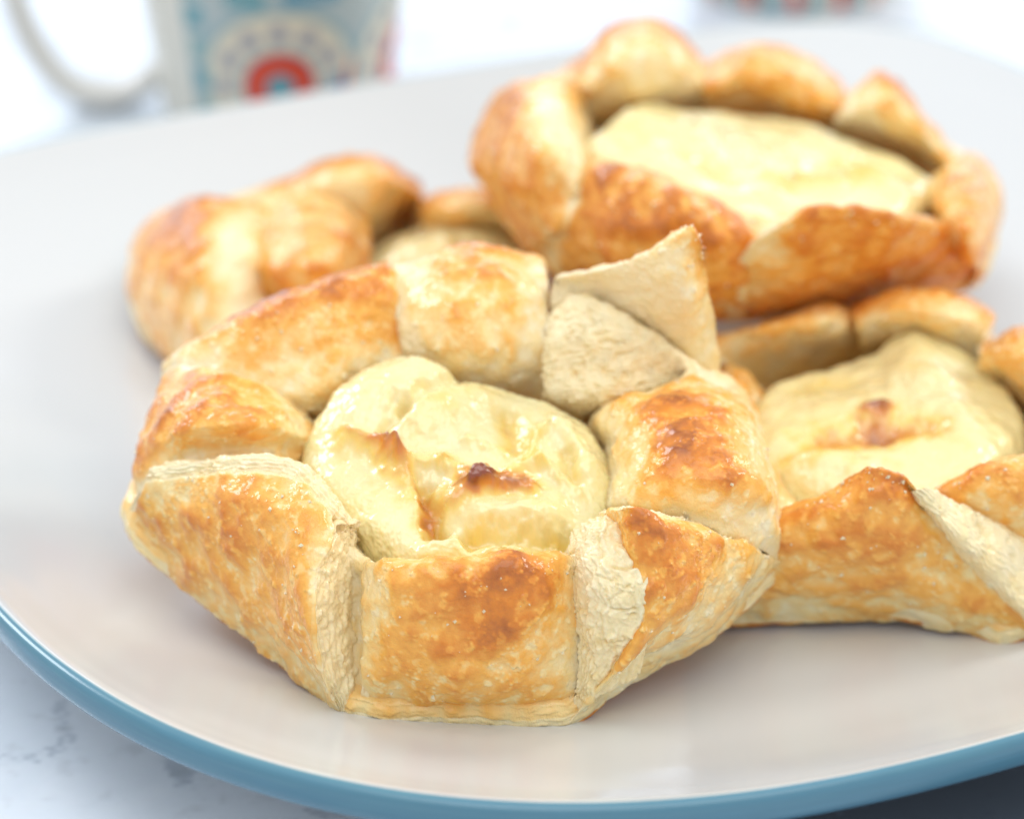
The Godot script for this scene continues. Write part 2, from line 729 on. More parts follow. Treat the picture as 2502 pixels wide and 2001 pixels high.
func plate_ring(prof: Array, T: int) -> PackedVector3Array:
	var pos := PackedVector3Array()
	for k in prof.size():
		for t in T:
			var e := plate_edge(TAU * t / T)
			var inset: float = prof[k][0]
			var q := e * (1.0 - inset / 147.0)
			# toward the middle the plate turns round
			var soft := clampf(inset / 90.0, 0.0, 1.0)
			q = q.lerp(e.normalized() * maxf(147.0 - inset, 0.0), soft * 0.6) if inset < 147.0 else Vector2.ZERO
			pos.append(Vector3(q.x, prof[k][1], q.y))
	return pos


func fine_profile(p: Array, steps: int) -> Array:
	var l := PackedVector4Array()
	for q in p:
		l.append(Vector4(q[0], q[1], 0, 0))
	var out := []
	for k in steps + 1:
		var q := through(l, k / float(steps))
		out.append([q.x, q.y])
	return out


func make_plate() -> void:
	var o := thing("plate", "white rounded square plate with a blue rim under the pastries", "plate", Vector3(0.029, 0, -0.038))
	o.rotation.y = deg_to_rad(26.0)
	var white := StandardMaterial3D.new()
	white.albedo_color = Color(0.62, 0.645, 0.655).linear_to_srgb()
	white.roughness = 0.2
	white.clearcoat_enabled = true
	white.clearcoat = 0.4
	white.clearcoat_roughness = 0.1
	var T := 360
	var inner := fine_profile([[147, 12.5], [120, 12.5], [90, 12.5], [64, 12.6], [46, 13.4], [32, 15.6], [20, 19.2], [10, 23.4], [4.5, 26.2], [2.0, 27.6], [0.9, 28.1], [0.35, 28.15]], 66)
	var outer := fine_profile([[0.25, 22.7], [2.2, 21.4], [8, 18.0], [18, 13.6], [32, 8.6], [46, 5.6], [54, 4.0], [56, 1.2], [57.5, 0.15], [59.5, 0.15], [61, 2.4], [70, 4.6], [100, 5.0], [147, 5.0]], 50)
	var v := plate_ring(inner, T)
	var w := plate_ring(outer, T)
	var col := PackedColorArray()
	put(o, "dish", joined_rings(v, inner.size(), w, outer.size(), T), white)
	var blue := StandardMaterial3D.new()
	blue.albedo_texture = band_texture()
	blue.roughness = 0.25
	blue.clearcoat_enabled = true
	blue.clearcoat = 0.4
	blue.clearcoat_roughness = 0.1
	var band := fine_profile([[0.9, 28.05], [0.25, 28.3], [-0.6, 28.05], [-1.1, 27.3], [-1.25, 26.0], [-1.2, 24.6], [-0.9, 23.6], [-0.4, 22.9], [0.5, 22.4]], 24)
	var pos := plate_ring(band, T)
	var mesh := grid_mesh(pos, plain_colors(pos.size()), band.size(), T, true, Vector3.INF, Vector3(0, 25, 0))
	put(o, "rim_band", with_uv(mesh, band.size(), T), blue, "painted blue band round the rim")


func plain_colors(n: int) -> PackedColorArray:
	var c := PackedColorArray()
	c.resize(n)
	c.fill(Color.WHITE)
	return c


func with_uv(m: ArrayMesh, S: int, T: int) -> ArrayMesh:
	var a := m.surface_get_arrays(0)
	var uv := PackedVector2Array()
	for s in S:
		for t in T:
			uv.append(Vector2(absf(t / float(T) * 2.0 - 1.0), s / float(S - 1)))
	a[Mesh.ARRAY_TEX_UV] = uv
	a[Mesh.ARRAY_COLOR] = null
	var out := ArrayMesh.new()
	out.add_surface_from_arrays(Mesh.PRIMITIVE_TRIANGLES, a)
	return out


func band_texture() -> ImageTexture:
	# brushed on by hand: streaks along the rim, thinner paint at the upper edge
	var im := Image.create(1024, 64, false, Image.FORMAT_RGB8)
	var n := FastNoiseLite.new()
	n.seed = 12
	n.frequency = 0.02
	n.fractal_octaves = 3
	for y in 64:
		for x in 1024:
			var v := y / 63.0
			var k := n.get_noise_2d(x * 0.25, y * 7.0) * 0.5 + n.get_noise_2d(x * 1.5, y * 2.0 + 300.0) * 0.3
			var c := Color(0.31, 0.51, 0.58).lerp(Color(0.26, 0.44, 0.54), clampf(v + k, 0.0, 1.0))
			c = c.lerp(Color(0.36, 0.60, 0.67), clampf(k * 0.9, 0.0, 0.6))
			c = c.lerp(Color(0.82, 0.86, 0.86), (1.0 - smoothstep(0.04, 0.15, v + k * 0.05)) * 0.85)
			im.set_pixel(x, y, c)
	return ImageTexture.create_from_image(im)


func joined_rings(a: PackedVector3Array, sa: int, b: PackedVector3Array, sb: int, T: int) -> ArrayMesh:
	var m := grid_mesh(a, plain_colors(a.size()), sa, T, true, Vector3.INF, Vector3(0, -200, 0))
	var n := grid_mesh(b, plain_colors(b.size()), sb, T, true, Vector3.INF, Vector3(0, 200, 0))
	var st := SurfaceTool.new()
	st.begin(Mesh.PRIMITIVE_TRIANGLES)
	st.append_from(m, 0, Transform3D.IDENTITY)
	st.append_from(n, 0, Transform3D.IDENTITY)
	return st.commit()


func disc(im: Image, x: float, y: float, r0: float, r1: float, c: Color, squash := 1.0) -> void:
	# a ring or dot of the painted pattern; the picture wraps round the mug
	var w := im.get_width()
	for j in range(int(y - r1) - 1, int(y + r1) + 2):
		if j < 0 or j >= im.get_height():
			continue
		for i in range(int(x - r1) - 1, int(x + r1) + 2):
			var d := Vector2((i - x) * squash, j - y).length()
			if d >= r0 and d <= r1:
				im.set_pixel(posmod(i, w), j, c)


func mug_print() -> ImageTexture:
	# 1024 x 480 pixels round the mug: 5 pixels are about one millimetre; row 0 is the lip
	var im := Image.create(1024, 480, false, Image.FORMAT_RGB8)
	var ground := Color(0.69, 0.74, 0.74)
	var cream := Color(0.86, 0.83, 0.74)
	var teal := Color(0.40, 0.62, 0.66)
	var blue := Color(0.24, 0.52, 0.66)
	var grey := Color(0.60, 0.60, 0.64)
	var red := Color(0.86, 0.25, 0.06)
	im.fill(Color(0.86, 0.85, 0.80))
	im.fill_rect(Rect2i(410, 0, 614, 480), ground)
	for k in 3:
		var x := 530 + k * 205
		for j in 3:
			var y := 397 - j * 240
			disc(im, x, y, 0, 108, Color(0.57, 0.68, 0.70))
			disc(im, x, y, 48, 98, cream)
			for d in 12:
				var a := TAU * d / 12.0
				disc(im, x + cos(a) * 72, y + sin(a) * 72, 0, 12, grey)
			disc(im, x, y, 0, 50, Color(0.45, 0.62, 0.68))
			disc(im, x, y, 0, 45, red)
			disc(im, x, y, 0, 19, teal)
			im.fill_rect(Rect2i(x - 60, y - 128, 46, 22), teal)
			im.fill_rect(Rect2i(x + 6, y - 132, 70, 24), blue.lerp(ground, 0.4))
			disc(im, x + 103, y + 10, 0, 40, red.lerp(cream, 0.25), 2.6)
			im.fill_rect(Rect2i(x + 72, y - 10, 16, 44), blue)
	for j in 12:
		im.fill_rect(Rect2i(412, j * 42, 26, 30), teal if j % 2 else teal.lerp(cream, 0.35))
	for k in 26:
		disc(im, 424 + k * 24, 453, 0, 17, red if k % 3 == 0 else teal if k % 3 == 1 else ground, 1.7)
	return ImageTexture.create_from_image(im)


func make_mugs() -> void:
	var glaze := StandardMaterial3D.new()
	glaze.albedo_color = Color(0.66, 0.65, 0.61).linear_to_srgb()
	glaze.roughness = 0.15
	var printed := StandardMaterial3D.new()
	printed.albedo_texture = mug_print()
	printed.roughness = 0.15
	var mug := thing("mug", "flared mug with painted folk pattern standing behind the left side of the plate", "mug", Vector3(-0.0598, 0, -0.229), "patterned mugs behind the plate")
	var T := 128
	var wall := fine_profile([[28.0, 0.6], [29.0, 2.5], [29.8, 8.0], [31.4, 20.0], [33.4, 33.0], [36.6, 56.0], [39.8, 80.0], [40.8, 92.0]], 40)
	var v := PackedVector3Array()
	var n := PackedVector3Array()
	var uv := PackedVector2Array()
	var ix := PackedInt32Array()
	for k in wall.size():
		for t in T + 1:
			var a := TAU * t / T
			v.append(Vector3(sin(a) * wall[k][0], wall[k][1], cos(a) * wall[k][0]) * 0.001)
			n.append(Vector3(sin(a), -0.13, cos(a)).normalized())
			uv.append(Vector2(fposmod(0.5 + t / float(T), 1.0) if t < T / 2 else 0.5 + t / float(T) - 1.0, 1.0 - wall[k][1] / 96.0))
	for k in wall.size() - 1:
		for t in T:
			var a := k * (T + 1) + t
			ix.append_array([a, a + T + 1, a + 1, a + 1, a + T + 1, a + T + 2])
	put(mug, "mug_wall", made(v, n, PackedColorArray(), ix, uv), printed, "outside printed with red, teal and cream flowers")
	var inside := fine_profile([[40.8, 92.0], [40.2, 93.2], [39.0, 93.6], [37.9, 93.0], [37.2, 91.0], [36.0, 80.0], [32.5, 55.0], [29.0, 30.0], [26.5, 10.0], [22.0, 6.0], [0.0, 5.0]], 40)
	var foot := [[0.0, 2.0], [22.0, 2.0], [24.0, 0.2], [26.5, 0.2], [28.0, 0.6]]
	put(mug, "mug_inside", lathe(inside, T), glaze)
	put(mug, "foot_ring", lathe(foot, T), glaze)
	var curve := PackedVector4Array([Vector4(-36.5, 74, 0, 0), Vector4(-50, 77, 0, 0), Vector4(-63, 66, 0, 0), Vector4(-67, 46, 0, 0), Vector4(-63, 22, 0, 0), Vector4(-54, 7, 0, 0), Vector4(-43, 3.5, 0, 0), Vector4(-34, 6.5, 0, 0), Vector4(-28.5, 11, 0, 0)])
	var pos := PackedVector3Array()
	var steps := 60
	for s in steps + 1:
		var a := through(curve, s / float(steps))
		var b := through(curve, minf(s / float(steps) + 0.01, 1.0)) if s < steps else a * 2.0 - through(curve, 0.99)
		var d := Vector3(b.x - a.x, b.y - a.y, 0).normalized()
		var side := d.cross(Vector3.BACK)
		for t in 20:
			var w := TAU * t / 20.0
			pos.append(Vector3(a.x, a.y, 0) + side * cos(w) * 3.5 + Vector3.BACK * sin(w) * 6.0)
	put(mug, "handle", grid_mesh(pos, plain_colors(pos.size()), steps + 1, 20, true, Vector3.INF, Vector3(-45, 40, 0)), glaze)
	var other: Node3D = mug.duplicate()
	other.name = numbered("mug", self)
	other.set_meta("label", "patterned mug beyond the far right corner of the plate, only its foot in view")
	other.position = Vector3(0.080, 0, -0.325)
	other.rotation.y = deg_to_rad(-125.0)
	add_child(other, true)


func lathe(prof: Array, T: int) -> ArrayMesh:
	var pos := PackedVector3Array()
	for q in prof:
		for t in T:
			var a := TAU * t / T
			pos.append(Vector3(sin(a) * q[0], q[1], cos(a) * q[0]))
	var upward: bool = prof[0][1] > 50.0
	return grid_mesh(pos, plain_colors(pos.size()), prof.size(), T, true, Vector3.INF, Vector3(0, 400 if upward else 100, 0)) if not upward else grid_mesh(pos, plain_colors(pos.size()), prof.size(), T, true, Vector3.INF, Vector3(0, -400, 0))


func make_crumbs() -> void:
	var spots := [[0.0117, 0.0795, 0.9, "tiny pastry crumb on the plate right of the front pastry's base"], [-0.0252, 0.0815, 0.8, "thin flake on the plate left of the front pastry's base"]]
	for q in spots:
		var pos := PackedVector3Array()
		var col := PackedColorArray()
		for s in 9:
			for t in 14:
				var a := PI * s / 8.0
				var d := Vector3(sin(a) * cos(TAU * t / 14.0), cos(a) * 0.5, sin(a) * sin(TAU * t / 14.0))
				d *= 1.0 + fine.get_noise_3dv(d * 1.3 + Vector3(q[0] * 9000.0, 0, 0)) * 0.8
				pos.append(d * q[2])
				col.append(baked(0.12 + 0.1 * d.y))
		var o := put(self, "pastry_crumb", grid_mesh(pos, col, 9, 14, true, Vector3.INF, Vector3.ZERO), crumb_mat, q[3])
		o.position = Vector3(q[0], 0.0131, q[1])
		o.set_meta("category", "crumb")


# ---------------------------------------------------------------- the shapes of the four pastries, in millimetres

func build_hero(p: Node3D) -> void:
	pastry_base(p, [[-16.1, 0.0, -0.1], [0.0, 0.0, 0.3], [16.1, 0.0, -0.1], [26.5, 1.0, -9.8], [39.8, 2.0, -17.4], [51.6, 4.0, -31.7], [51.2, 5.0, -47.6], [46.7, 6.0, -60.8], [34.0, 7.0, -69.4], [12.5, 7.0, -75.7], [-11.7, 7.0, -77.0], [-32.5, 7.0, -74.4], [-48.6, 6.0, -66.9], [-55.6, 5.0, -53.5], [-57.1, 3.0, -40.8], [-44.9, 1.0, -27.6], [-32.5, 0.0, -16.2], [-22.0, 0.0, -4.8]])
	crust(p, [["folded_lobe", "puffy browned front fold between two pale cut seams", 0, 0], ["dough_wall", "", 0, 6], ["folded_lobe", "domed brown right fold with rough sugary top", 0, 10], ["folded_lobe", "pale unbrowned inner fold below the pointed corner", 2, 16], ["folded_lobe", "rounded golden back fold", 0, 21], ["folded_lobe", "tall golden back left fold", 0, 26], ["folded_lobe", "shiny brown left fold", 0, 31], ["dough_wall", "", 0, 36]], [
		[[-16.2, 1.3, -1.7, 0.18], [-16.0, 7.4, -2.9, 0.18], [-16.1, 12.7, -7.0, 0.18], [-16.2, 18.2, -12.3, 0.18], [-15.8, 21.6, -15.1, 0.18], [-14.9, 19.4, -17.8, 0.17], [-14.2, 12.4, -20.6, 0.15]],
		[[-16.2, 2.0, -2.5, 0.22], [-15.5, 10.5, -2.6, 0.29], [-15.5, 16.9, -5.8, 0.33], [-15.5, 22.1, -9.7, 0.35], [-14.9, 24.1, -13.1, 0.32], [-14.1, 21.0, -15.8, 0.24], [-14.4, 14.0, -17.5, 0.20]],
		[[-8.3, 2.0, -2.0, 0.35], [-8.6, 12.1, 0.4, 0.65], [-9.1, 21.0, -1.7, 0.56], [-9.3, 27.9, -4.6, 0.55], [-9.0, 29.6, -8.2, 0.56], [-8.6, 24.7, -12.8, 0.37], [-8.3, 16.0, -15.5, 0.20]],
		[[0.7, 2.0, -2.0, 0.38], [0.9, 12.5, 1.3, 0.47], [0.9, 21.9, -1.1, 0.76], [1.0, 28.9, -4.3, 0.81], [0.7, 30.7, -7.9, 0.64], [0.1, 25.6, -12.5, 0.46], [0.0, 16.0, -15.5, 0.20]],
		[[9.0, 2.0, -2.0, 0.32], [9.6, 12.1, 0.1, 0.51], [10.3, 21.0, -1.7, 0.70], [10.1, 27.9, -5.2, 0.79], [9.4, 29.6, -9.5, 0.71], [8.8, 24.7, -13.8, 0.45], [8.2, 16.0, -15.7, 0.20]],
		[[16.5, 2.0, -2.5, 0.20], [17.6, 10.5, -3.9, 0.24], [18.2, 16.9, -7.9, 0.27], [17.9, 22.6, -10.8, 0.30], [17.1, 25.2, -13.0, 0.27], [16.2, 21.9, -15.9, 0.19], [15.1, 14.0, -18.0, 0.20]],
		[[16.5, 1.3, -1.5, 0.18], [17.6, 7.3, -3.4, 0.18], [18.2, 13.1, -7.4, 0.18], [18.0, 19.7, -11.7, 0.18], [17.2, 22.6, -14.4, 0.18], [16.1, 19.8, -17.8, 0.16], [14.7, 12.4, -21.4, 0.15]],
		[[16.5, 1.0, -0.4, 0.25], [17.7, 4.6, -2.9, 0.23], [18.3, 10.6, -7.0, 0.19], [18.1, 18.0, -12.5, 0.14], [17.3, 21.2, -15.7, 0.12], [16.0, 18.9, -19.7, 0.11], [14.4, 12.0, -24.8, 0.10]],
		[[38.3, 2.0, -18.0, 0.25], [36.4, 7.6, -14.4, 0.23], [34.2, 15.8, -12.1, 0.19], [31.1, 25.0, -11.9, 0.14], [25.7, 26.6, -15.2, 0.12], [21.3, 21.4, -22.3, 0.11], [18.4, 11.0, -32.4, 0.10]],
		[[51.6, 4.0, -33.9, 0.25], [50.9, 7.8, -32.1, 0.23], [49.0, 12.8, -28.1, 0.19], [44.7, 18.5, -22.8, 0.14], [34.9, 22.9, -21.4, 0.12], [26.6, 20.2, -26.8, 0.11], [20.8, 11.0, -38.0, 0.10]],
		[[51.6, 2.8, -33.8, 0.18], [50.7, 8.4, -30.2, 0.18], [47.3, 15.0, -25.5, 0.17], [41.7, 19.3, -22.8, 0.13], [32.0, 21.4, -23.5, 0.12], [25.0, 17.5, -29.2, 0.12], [20.5, 8.9, -39.5, 0.13]],
		[[51.7, 2.0, -33.7, 0.40], [50.5, 9.4, -28.4, 0.19], [45.6, 18.5, -22.9, 0.16], [38.6, 21.3, -22.7, 0.05], [29.2, 21.0, -25.5, 0.05], [23.5, 16.0, -31.6, 0.06], [20.2, 8.0, -41.1, 0.10]],
		[[51.6, 4.0, -33.9, 0.40], [50.3, 16.4, -27.7, 0.29], [46.8, 23.3, -24.6, 0.30], [39.6, 26.3, -22.7, 0.33], [29.5, 26.8, -24.5, 0.29], [23.4, 21.3, -29.7, 0.14], [20.1, 10.0, -41.3, 0.10]],
		[[50.9, 4.0, -41.8, 0.40], [50.4, 18.8, -35.2, 0.24], [46.7, 27.8, -28.7, 0.39], [40.1, 31.4, -26.0, 0.71], [30.8, 30.6, -27.6, 0.64], [24.4, 22.6, -35.0, 0.20], [21.0, 10.0, -47.0, 0.10]],
		[[50.0, 4.0, -53.4, 0.40], [49.1, 18.8, -47.9, 0.24], [45.3, 27.8, -41.9, 0.42], [38.6, 31.5, -39.3, 0.81], [30.0, 29.8, -39.4, 0.75], [24.5, 22.4, -43.5, 0.21], [21.2, 10.0, -52.9, 0.10]],
		[[45.4, 4.0, -64.2, 0.40], [46.1, 16.3, -63.1, 0.18], [41.1, 22.3, -58.4, 0.24], [34.8, 24.8, -54.5, 0.63], [27.6, 24.0, -52.8, 0.59], [21.6, 19.0, -53.8, 0.19], [18.8, 10.0, -57.6, 0.10]],
		[[42.0, 5.8, -71.9, 0.18], [40.5, 18.9, -64.6, 0.14], [38.0, 23.5, -59.8, 0.15], [35.5, 24.1, -56.7, 0.18], [32.5, 22.4, -56.0, 0.18], [29.0, 18.7, -56.3, 0.15], [27.3, 9.4, -60.9, 0.12]],
		[[38.5, 8.0, -79.6, 0.06], [34.9, 22.0, -66.0, 0.05], [35.0, 26.0, -61.1, 0.04], [36.1, 24.5, -58.9, 0.05], [37.4, 22.0, -59.3, 0.06], [36.3, 19.5, -58.9, 0.07], [35.7, 10.0, -64.3, 0.08]],
		[[29.4, 8.0, -82.2, 0.06], [26.0, 27.0, -69.4, 0.05], [25.0, 31.0, -65.3, 0.04], [26.1, 28.5, -60.7, 0.05], [26.9, 25.0, -57.9, 0.06], [26.2, 21.0, -55.5, 0.07], [26.2, 10.0, -61.8, 0.08]],
		[[20.1, 8.0, -82.2, 0.06], [18.0, 27.0, -73.2, 0.05], [17.8, 31.0, -70.0, 0.04], [17.8, 28.5, -63.3, 0.05], [18.6, 24.5, -59.2, 0.06], [18.6, 20.5, -55.3, 0.07], [19.7, 10.0, -60.6, 0.08]],
		[[12.5, 8.0, -79.6, 0.06], [13.8, 24.0, -71.1, 0.05], [13.5, 27.0, -69.4, 0.04], [12.9, 26.0, -63.2, 0.05], [12.8, 23.0, -59.4, 0.06], [12.9, 19.0, -57.5, 0.07], [14.0, 9.0, -62.3, 0.08]],
		[[12.2, 7.8, -84.1, 0.18], [13.1, 22.3, -80.0, 0.14], [13.1, 26.4, -76.2, 0.14], [12.9, 26.4, -67.3, 0.15], [12.9, 23.4, -61.9, 0.15], [12.6, 17.9, -60.1, 0.14], [12.4, 8.9, -63.6, 0.12]],
		[[11.8, 8.0, -88.7, 0.40], [12.4, 21.0, -88.8, 0.20], [12.6, 27.0, -83.1, 0.20], [12.8, 28.0, -71.4, 0.25], [13.0, 25.0, -64.4, 0.20], [12.3, 18.0, -62.6, 0.15], [10.8, 10.0, -64.9, 0.10]],
		[[4.1, 8.0, -90.0, 0.40], [4.2, 22.0, -92.2, 0.60], [4.2, 30.0, -84.0, 0.65], [4.7, 32.5, -70.4, 0.55], [5.1, 29.0, -62.1, 0.40], [5.1, 21.0, -59.8, 0.28], [5.1, 11.0, -63.8, 0.10]],
		[[-4.4, 8.0, -90.0, 0.40], [-5.0, 22.0, -90.9, 0.60], [-4.3, 30.0, -83.0, 0.60], [-3.7, 32.5, -69.7, 0.50], [-2.8, 29.0, -61.5, 0.35], [-2.1, 21.0, -59.8, 0.25], [-1.5, 11.0, -63.8, 0.10]],
		[[-12.0, 8.0, -87.4, 0.40], [-12.1, 21.0, -88.2, 0.15], [-11.7, 27.0, -82.5, 0.12], [-11.2, 28.0, -72.6, 0.10], [-10.8, 25.0, -65.6, 0.10], [-9.0, 18.0, -63.8, 0.15], [-6.4, 10.0, -64.9, 0.10]],
		[[-14.6, 7.8, -90.0, 0.18], [-14.2, 20.3, -89.1, 0.18], [-13.0, 27.9, -81.1, 0.18], [-12.3, 27.9, -72.7, 0.18], [-11.7, 23.9, -67.1, 0.18], [-10.5, 18.4, -63.9, 0.18], [-9.2, 10.4, -65.6, 0.14]],
		[[-17.2, 8.0, -92.6, 0.50], [-16.4, 20.0, -90.1, 0.70], [-14.3, 30.0, -79.6, 0.70], [-13.5, 29.0, -72.7, 0.60], [-12.7, 24.0, -68.6, 0.50], [-12.0, 20.0, -64.0, 0.30], [-11.9, 12.0, -66.3, 0.15]],
		[[-29.8, 8.0, -88.7, 0.50], [-29.0, 20.0, -84.2, 0.75], [-25.5, 31.0, -73.4, 0.80], [-22.9, 30.5, -68.4, 0.65], [-21.3, 26.0, -63.8, 0.40], [-19.5, 22.0, -60.5, 0.30], [-17.7, 13.0, -64.0, 0.15]],
		[[-41.3, 8.0, -82.2, 0.50], [-40.9, 20.0, -75.8, 0.75], [-36.6, 29.0, -68.3, 0.80], [-33.9, 29.0, -64.0, 0.60], [-31.5, 25.0, -60.1, 0.35], [-27.4, 21.0, -55.0, 0.30], [-24.0, 12.0, -59.0, 0.15]],
		[[-52.6, 6.0, -76.8, 0.50], [-52.7, 13.0, -72.9, 0.50], [-49.6, 20.0, -68.1, 0.30], [-46.2, 22.0, -62.9, 0.15], [-43.3, 21.0, -59.8, 0.20], [-36.5, 19.0, -58.5, 0.20], [-30.6, 11.0, -60.7, 0.15]],
		[[-51.9, 5.8, -68.8, 0.18], [-52.3, 14.8, -68.6, 0.18], [-46.7, 22.4, -62.0, 0.18], [-41.5, 22.9, -59.1, 0.18], [-37.5, 19.9, -59.2, 0.18], [-32.7, 16.4, -59.5, 0.18], [-28.6, 9.9, -60.4, 0.17]],
		[[-51.3, 6.0, -60.8, 0.50], [-52.0, 17.0, -64.4, 0.60], [-43.8, 26.0, -55.9, 0.60], [-36.7, 25.0, -55.3, 0.50], [-31.6, 20.0, -58.5, 0.35], [-28.8, 15.0, -60.5, 0.30], [-26.6, 10.0, -60.0, 0.20]],
		[[-53.0, 6.0, -52.4, 0.50], [-53.3, 18.0, -56.0, 0.60], [-45.2, 29.0, -47.2, 0.75], [-37.9, 30.0, -43.8, 0.65], [-30.6, 26.0, -46.5, 0.50], [-26.7, 18.0, -53.6, 0.30], [-23.9, 12.0, -55.4, 0.20]],
		[[-54.2, 6.0, -47.8, 0.50], [-54.2, 18.0, -47.7, 0.60], [-46.6, 28.0, -39.7, 0.70], [-38.9, 31.0, -37.5, 0.60], [-31.7, 28.0, -40.5, 0.45], [-25.8, 20.0, -46.7, 0.30], [-22.9, 12.0, -51.9, 0.20]],
		[[-54.7, 6.0, -44.3, 0.50], [-55.2, 14.0, -44.2, 0.60], [-49.5, 22.0, -40.5, 0.50], [-41.9, 24.0, -39.8, 0.45], [-34.3, 23.0, -41.2, 0.30], [-27.4, 18.0, -44.8, 0.30], [-24.2, 12.0, -46.1, 0.20]],
		[[-55.3, 4.8, -42.8, 0.18], [-55.0, 11.0, -41.7, 0.18], [-51.1, 17.6, -39.3, 0.18], [-45.6, 21.9, -38.7, 0.18], [-38.4, 23.5, -38.1, 0.18], [-30.7, 19.4, -41.3, 0.18], [-24.2, 11.4, -46.1, 0.15]],
		[[-56.0, 4.0, -41.2, 0.25], [-54.7, 8.4, -39.3, 0.23], [-52.7, 14.3, -38.2, 0.19], [-49.3, 21.0, -37.6, 0.14], [-42.5, 25.1, -35.0, 0.12], [-33.9, 21.9, -37.7, 0.11], [-24.2, 12.0, -46.1, 0.10]],
		[[-34.0, 2.0, -17.4, 0.25], [-33.0, 7.6, -16.0, 0.23], [-31.1, 15.9, -16.0, 0.19], [-28.2, 25.0, -18.2, 0.14], [-25.5, 25.7, -22.1, 0.12], [-22.9, 20.8, -27.4, 0.11], [-20.5, 12.0, -33.6, 0.10]],
		[[-16.1, 1.0, -0.9, 0.25], [-16.5, 4.8, -3.2, 0.23], [-16.8, 9.8, -8.2, 0.19], [-16.9, 15.5, -15.0, 0.14], [-16.7, 20.4, -17.2, 0.12], [-15.7, 19.1, -19.9, 0.11], [-13.9, 12.0, -23.7, 0.10]],
	])
	dough(p, "folded_lobe", "glossy front left fold with pale layered cut edges", 3, [
		[[-56.9, 3.0, -41.2, 0.60], [-45.6, 2.0, -27.6, 0.50], [-33.2, 1.0, -16.1, 0.45], [-23.1, 1.0, -5.1, 0.40], [-19.7, 1.0, -1.7, 0.35], [-19.2, 0.9, -1.6, 0.09], [-15.9, 0.0, -1.3, 0.20]],
		[[-55.1, 9.0, -38.9, 0.50], [-43.1, 12.0, -24.8, 0.55], [-31.6, 13.0, -13.2, 0.50], [-24.3, 13.0, -4.0, 0.45], [-22.0, 12.0, -0.4, 0.30], [-21.3, 11.0, -1.0, 0.09], [-16.8, 5.0, -4.8, 0.05]],
		[[-54.1, 14.0, -36.9, 0.50], [-40.1, 21.0, -23.3, 0.70], [-29.9, 23.0, -13.9, 0.60], [-25.5, 23.0, -6.4, 0.50], [-23.5, 21.0, -3.0, 0.35], [-22.7, 19.5, -4.0, 0.09], [-17.1, 10.0, -10.4, 0.04]],
		[[-53.2, 17.0, -36.2, 0.45], [-37.5, 27.0, -24.7, 0.60], [-28.7, 30.0, -17.8, 0.55], [-25.5, 29.0, -12.5, 0.55], [-22.9, 27.0, -8.3, 0.30], [-22.1, 25.3, -9.6, 0.09], [-17.2, 15.0, -17.0, 0.04]],
		[[-52.6, 19.0, -36.6, 0.30], [-36.1, 29.0, -27.5, 0.60], [-27.5, 31.0, -24.3, 0.50], [-23.1, 31.0, -18.4, 0.35], [-20.5, 29.0, -15.7, 0.15], [-20.0, 27.7, -16.6, 0.09], [-17.0, 20.0, -22.2, 0.04]],
		[[-52.4, 19.3, -37.4, 0.07], [-36.4, 28.7, -29.2, 0.07], [-27.2, 30.7, -25.9, 0.07], [-22.4, 30.1, -19.9, 0.07], [-19.6, 27.8, -17.4, 0.07], [-19.3, 26.6, -18.2, 0.07], [-17.0, 19.4, -23.4, 0.07]],
		[[-51.8, 20.0, -39.3, 0.05], [-37.3, 28.0, -33.3, 0.05], [-26.4, 30.0, -29.7, 0.05], [-20.5, 28.0, -23.6, 0.08], [-17.6, 25.0, -21.4, 0.05], [-17.5, 24.0, -22.1, 0.09], [-16.9, 18.0, -26.4, 0.05]],
		[[-51.5, 10.0, -48.2, 0.05], [-38.2, 14.0, -43.9, 0.05], [-26.8, 16.0, -39.5, 0.05], [-21.8, 16.0, -31.7, 0.05], [-18.7, 14.0, -29.3, 0.05], [-18.5, 13.7, -29.3, 0.09], [-17.2, 12.0, -29.2, 0.05]],
	])
	dough(p, "pointed_corner", "upturned pointed pale corner with toasted edge", 0, [
		[[13.6, 20.0, -70.8, 0.06], [21.3, 21.0, -68.4, 0.06], [29.3, 21.0, -66.5, 0.06], [36.6, 19.0, -65.1, 0.06], [42.9, 15.0, -66.6, 0.06]],
		[[13.8, 28.0, -71.4, 0.06], [21.2, 28.0, -70.1, 0.05], [29.1, 27.0, -66.3, 0.06], [36.2, 27.0, -63.3, 0.10], [42.4, 22.0, -67.8, 0.20]],
		[[14.1, 31.0, -72.8, 0.06], [21.5, 33.0, -70.4, 0.05], [28.8, 36.0, -64.9, 0.05], [35.6, 38.0, -60.6, 0.12], [41.0, 32.0, -65.4, 0.38]],
		[[14.7, 33.0, -72.4, 0.06], [21.9, 37.0, -69.0, 0.05], [28.7, 42.0, -65.6, 0.08], [34.6, 46.0, -62.5, 0.30], [39.2, 41.0, -65.0, 0.60]],
		[[15.4, 32.5, -73.8, 0.08], [22.6, 37.0, -69.9, 0.08], [29.5, 43.0, -66.9, 0.20], [35.9, 50.0, -64.8, 0.55], [38.3, 47.0, -64.4, 0.85]],
		[[15.8, 29.0, -77.5, 0.30], [23.2, 33.0, -74.4, 0.30], [29.9, 39.0, -71.2, 0.50], [36.4, 47.0, -68.1, 0.80], [38.8, 44.0, -67.1, 0.90]],
		[[17.5, 20.0, -83.5, 0.40], [24.7, 24.0, -80.0, 0.40], [31.2, 28.0, -79.0, 0.40], [36.9, 34.0, -76.8, 0.40], [40.3, 30.0, -75.3, 0.40]],
	])
